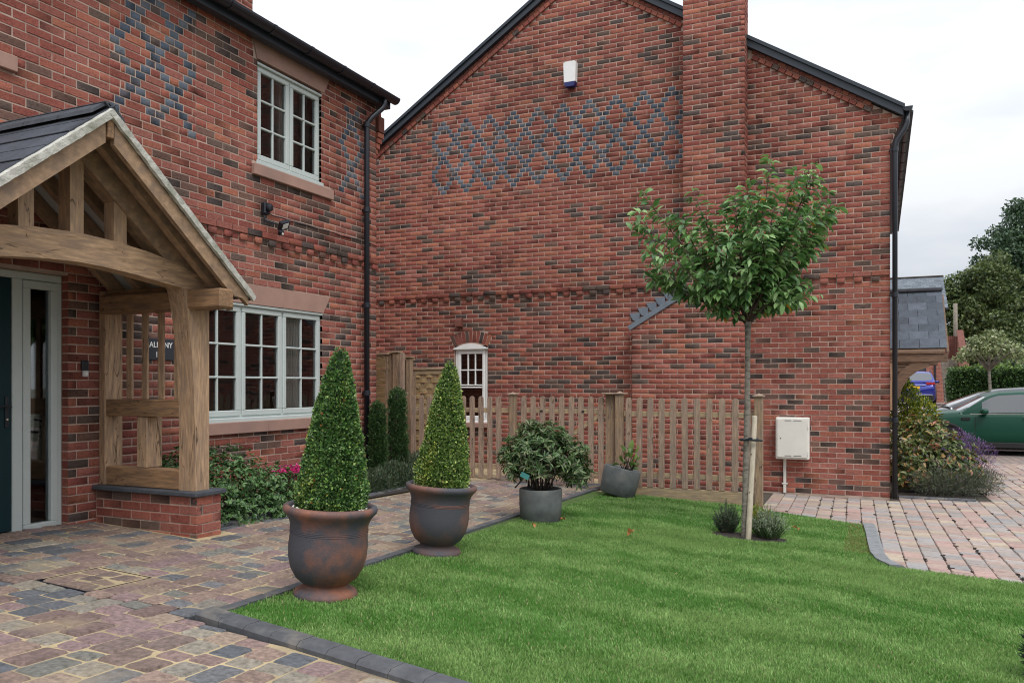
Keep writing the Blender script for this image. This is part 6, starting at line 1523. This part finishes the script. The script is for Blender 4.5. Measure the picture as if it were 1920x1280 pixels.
# ------------------------------------------------------------------ garage house at the end of the drive
zg = .6
FH = thing('garage_house', 'distant brick house with slate roof and blue-grey garage door', 'house', (0, 50.9, zg))
fx1 = 3.22; fy = 50.6
mb = MB()
mb.box((-6, fy, zg - .3), (.8, fy + 8, 5.85)); mb.box((.8, fy, 2.95), (2.35, fy + 8, 5.85)); mb.box((2.35, fy, zg - .3), (fx1, fy + 8, 5.85)); mb.build('wall', M['bfx'], FH)
mb = MB(); mb.box((.8, fy + .12, zg), (2.35, fy + .2, 2.95)); gd = mb.build('garage_door', M['garage'], FH)
for i in range(9): mb = MB(); x = .82 + i * .172; mb.box((x, fy + .09, zg + .02), (x + .155, fy + .119, 2.93), .01); mb.build('plank', M['garage'], gd)
for i in range(7): mb = MB(); mb.box((.8 + i * .222, fy - .02, 2.96), (1.0 + i * .222, fy + .02, 3.16), .005, col=(.24, .075, .055)); mb.build('lintel_brick', M['brick'], FH)
mb = MB(); mb.tube([(2.78, fy - .06, 5.5), (2.78, fy - .06, zg)], .05, 8); mb.build('downpipe', M['black'], FH)
Ls = math.hypot(4.0, 1.75)
for sgn in (-1, 1):
    mb = MB(); ye, yr = (fy - .3, fy + 3.9) if sgn < 0 else (fy + 8.2, fy + 3.9); mb.prism([(ye, 5.82), (yr, 8.03), (yr, 7.93), (ye, 5.72)], 0, -6.2, fx1 + .2); mb.build('roof', M['slate'], FH)
nr_ = 20; sb = MB()
for i in range(nr_):
    t0 = i / nr_; y = fy - .3 + 4.2 * t0; z = 5.84 + 2.2 * t0; xx = -2.0 + (.15 if i % 2 else 0)
    while xx < fx1 + .1:
        e = min(xx + .29, fx1 + .2); sb.obox(((xx + e) / 2, y + .12, z + .06), ((e - xx) / 2, .13, .006), 0, col=tuple(np.array((.12, .14, .16)) * rng.uniform(.75, 1.25)), Rm=np.array(Matrix.Rotation(math.atan(2.2 / 4.2) - .02, 3, 'X'))); xx += .30
o = sb.build('roof_slates', M['slate_a'], FH); o['kind'] = 'stuff'
mb = MB(); mb.box((-6.2, fy + 3.82, 8.03), (fx1 + .22, fy + 3.98, 8.12), .02); mb.build('ridge', M['darkbark'], FH)
mb = MB(); mb.box((-6.2, fy - .38, 5.70), (fx1 + .2, fy - .28, 5.8), .02); mb.build('gutter', M['black'], FH)
# retaining steps of sleepers beside it, brick balustrade, boarded fence
ST = thing('sleeper_steps', 'flight of weathered sleeper steps rising between the garage and the hedge', 'steps', (3.1, 43.2, zg))
for i in range(12):
    mb = MB(); y = 43.1 + i * .26; mb.box((2.80, y, zg + .19 * i - .0), (3.52, y + .30, zg + .19 * (i + 1) - .008), .012); mb.build('step', M['sleeper'], ST)
BR = thing('brick_balustrade', 'sloping red brick side wall of the sleeper steps', 'wall', (3.5, 43.2, zg))
mb = MB(); mb.prism([(42.8, zg - .2), (42.8, 2.0), (46.4, 4.2), (46.4, zg - .2)], 0, 3.56, 3.78); mb.build('wall', M['bfy'], BR)
mb = MB(); mb.beam((3.67, 42.75, 2.05), (3.67, 46.45, 4.31), .3, .10, .01); mb.build('coping', M['brick'] if False else M['redwood'], BR)
RF = thing('boarded_fence', 'red-brown boarded fence at the head of the sleeper steps', 'fence', (3.2, 46.6, 2.9))
for i in range(7): mb = MB(); mb.box((2.8 + i * .115, 46.55, 2.8), (2.905 + i * .115, 46.6, 4.05 + .01 * (i % 2)), .004); mb.build('board', M['redwood'], RF)
wl = MB(); wl.tube([(2.98, 43.0, 1.62), (2.98, 42.9, 1.60), (2.98, 42.82, 1.55)], [.03, .06, .07], 10); tag(wl.build('wall_lamp', M['white'], smooth=True), 'small white lamp on the end of the sleeper steps', 'lamp')
# hedge, variegated tree, pole, big trees
def leafcloud(r, n, blobs, size, cols, depth, flat=.5):
    P, Nn, rad = sample_blobs(r, blobs, n, depth); n = len(P); A = unit(Nn * .5 + r.normal(size=(n, 3)) * .8); C = palette(r, n, cols, .25); Ls = size * r.uniform(.5, 1.3, n)
    return leafS(P, A, unit(Nn + r.normal(size=(n, 3)) * .6 + (0, 0, .4)), Ls, Ls * .7, C)
r = np.random.default_rng(60)
HD = thing('hedge', 'long clipped green hedge behind the parked cars', 'hedge', (7, 36.5, .6))
n = 26000; u = r.random(n); face = r.choice(3, n, p=[.62, .28, .10]); X = np.where(face == 2, 2.62, 2.6 + 13 * r.random(n)); Y = np.where(face == 0, 36.3, 36.3 + 1.2 * r.random(n)); Z = np.where(face == 1, 2.22, .55 + 1.67 * r.random(n))
Nn = np.where(face[:, None] == 0, (0, -1, 0), np.where(face[:, None] == 1, (0, 0, 1.), (-1., 0, 0))); P = np.stack([X, Y, Z], -1) + r.normal(size=(n, 3)) * .045 + .05 * np.sin(X * 3 + Z * 4)[:, None] * Nn
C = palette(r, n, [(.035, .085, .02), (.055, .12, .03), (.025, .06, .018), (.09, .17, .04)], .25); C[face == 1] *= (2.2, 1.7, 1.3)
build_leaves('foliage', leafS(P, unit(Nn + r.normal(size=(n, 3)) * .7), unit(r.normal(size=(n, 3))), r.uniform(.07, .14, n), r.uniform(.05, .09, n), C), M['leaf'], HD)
mb = MB(); mb.box((2.68, 36.38, .3), (15.6, 37.4, 2.15)); mb.build('inner_growth', mat('hedge_inner', (.01, .02, .006), .95), HD)
VT = thing('variegated_tree', 'small pale variegated tree in front of the hedge', 'tree', (3.62, 33.5, .6))
mb = MB(); mb.tube([(3.62, 33.5, .45), (3.60, 33.5, 1.5), (3.56, 33.5, 2.35), (3.5, 33.5, 3.0)], [.06, .05, .045, .02], 8)
for i in range(12): a = i * .52; mb.tube([(3.57, 33.5, 2.1 + .05 * (i % 3)), (3.57 + .5 * math.cos(a), 33.5 + .5 * math.sin(a), 2.6), (3.57 + .9 * math.cos(a), 33.5 + .9 * math.sin(a), 2.85 + .3 * math.sin(i * 2.))], [.03, .015, .006], 5)
mb.build('trunk', M['bark'], VT, smooth=True)
build_leaves('crown', leafcloud(r, 2300, [(3.5, 33.5, 2.95, .62, .7, .42), (2.95, 33.5, 2.72, .42, .4, .30), (4.2, 33.5, 2.85, .45, .4, .32), (3.7, 33.5, 3.3, .38, .4, .26), (3.2, 33.5, 3.15, .3, .3, .22), (4.45, 33.5, 2.6, .3, .3, .2), (2.7, 33.5, 2.55, .22, .2, .18)], .12, [(.22, .27, .11), (.30, .34, .17), (.38, .40, .22), (.14, .20, .07)], .85), M['leaf'], VT)
PL = MB(); PL.tube([(3.62, 48.2, 3.0), (3.60, 48.2, 5.85)], .10, 8); tag(PL.build('pole', M['sleeper'], smooth=True), 'plain pale wooden pole standing above the boarded fence', 'pole')
def bigtree(label, x, y, z0, blobs, n, cols, seed, trunk, lsz=.20, depth=.55):
    r = np.random.default_rng(seed); t = thing('large_tree', label, 'tree', (x, y, z0)); mb = MB()
    for pts, rr_ in trunk: mb.tube(pts, rr_, 8)
    mb.build('trunk', M['darkbark'], t, smooth=True)
    # break the big ellipsoids into many leafy clumps with gaps between
    sub = []
    for b in blobs:
        m = int(10 + b[3] * b[5] * 3.2); d = unit(r.normal(size=(m, 3))); q = .45 + .55 * r.random(m) ** .5
        for i in range(m): s = r.uniform(.35, .75); sub.append((b[0] + d[i, 0] * b[3] * q[i], b[1] + d[i, 1] * b[4] * q[i], b[2] + d[i, 2] * b[5] * q[i], s * 1.5, s * 1.5, s))
    build_leaves('crown', leafcloud(r, n, sub, lsz, cols, depth), M['leaf'], t); return t
CHN = [(.07, .11, .03), (.10, .14, .04), (.13, .17, .05), (.045, .08, .025), (.16, .20, .07)]
OAK = [(.045, .09, .04), (.065, .12, .055), (.085, .15, .07), (.03, .065, .03)]
bigtree('broad olive-green tree with drooping leaves nearest the distant house', 6.2, 62, .6, [(6.1, 62, 5.6, 2.5, 2.2, 3.0), (5.3, 62, 7.6, 1.4, 1.3, 1.6), (7.0, 62, 8.2, 1.7, 1.6, 1.8), (5.0, 62, 4.3, 1.2, 1.2, 1.8), (7.4, 62, 4.2, 1.6, 1.5, 1.8)], 42000, CHN, 71, [([(6.3, 62, .5), (6.2, 62, 4), (6.0, 62, 8)], [.35, .25, .08])])
bigtree('tallest dark green tree at the right edge of the view', 11, 68, .6, [(9.0, 68, 10.5, 3.0, 2.6, 3.2), (11.5, 68, 9, 3.6, 3, 4.2), (7.6, 68, 9.0, 1.7, 1.6, 2.0), (10.5, 68, 13.2, 2.4, 2.2, 1.6), (9.5, 68, 7.2, 2.2, 2, 1.8)], 70000, OAK, 72, [([(10.4, 68, .5), (9.9, 68, 4), (9.0, 68, 7), (8.4, 68, 10)], [.45, .38, .25, .08]), ([(9.9, 68, 4.2), (10.6, 68, 7), (11.6, 68, 11)], [.3, .2, .06])], .21)
bigtree('grey-green tree behind the hedge at the right', 8.6, 52, .6, [(9.2, 52, 2.9, 2.2, 1.6, 1.6), (11.5, 52, 3.5, 2.5, 2, 2.4), (7.4, 52, 2.5, 1.4, 1.2, 1.0)], 20000, [(.05, .08, .05), (.07, .11, .06), (.035, .06, .035)], 73, [([(9, 52, .5), (9, 52, 3)], [.2, .1])], .16)
bigtree('yellow-green leafy tree cut by the right edge above the hedge', 7.9, 44, .6, [(8.2, 44, 3.0, .9, .9, 1.3), (8.6, 44, 4.2, 1.0, .9, 1.2), (6.6, 44, 2.2, 1.8, .7, .45)], 3500, [(.10, .17, .03), (.14, .22, .05)], 74, [([(8.4, 44, .5), (8.4, 44, 3)], [.12, .07])], .18)
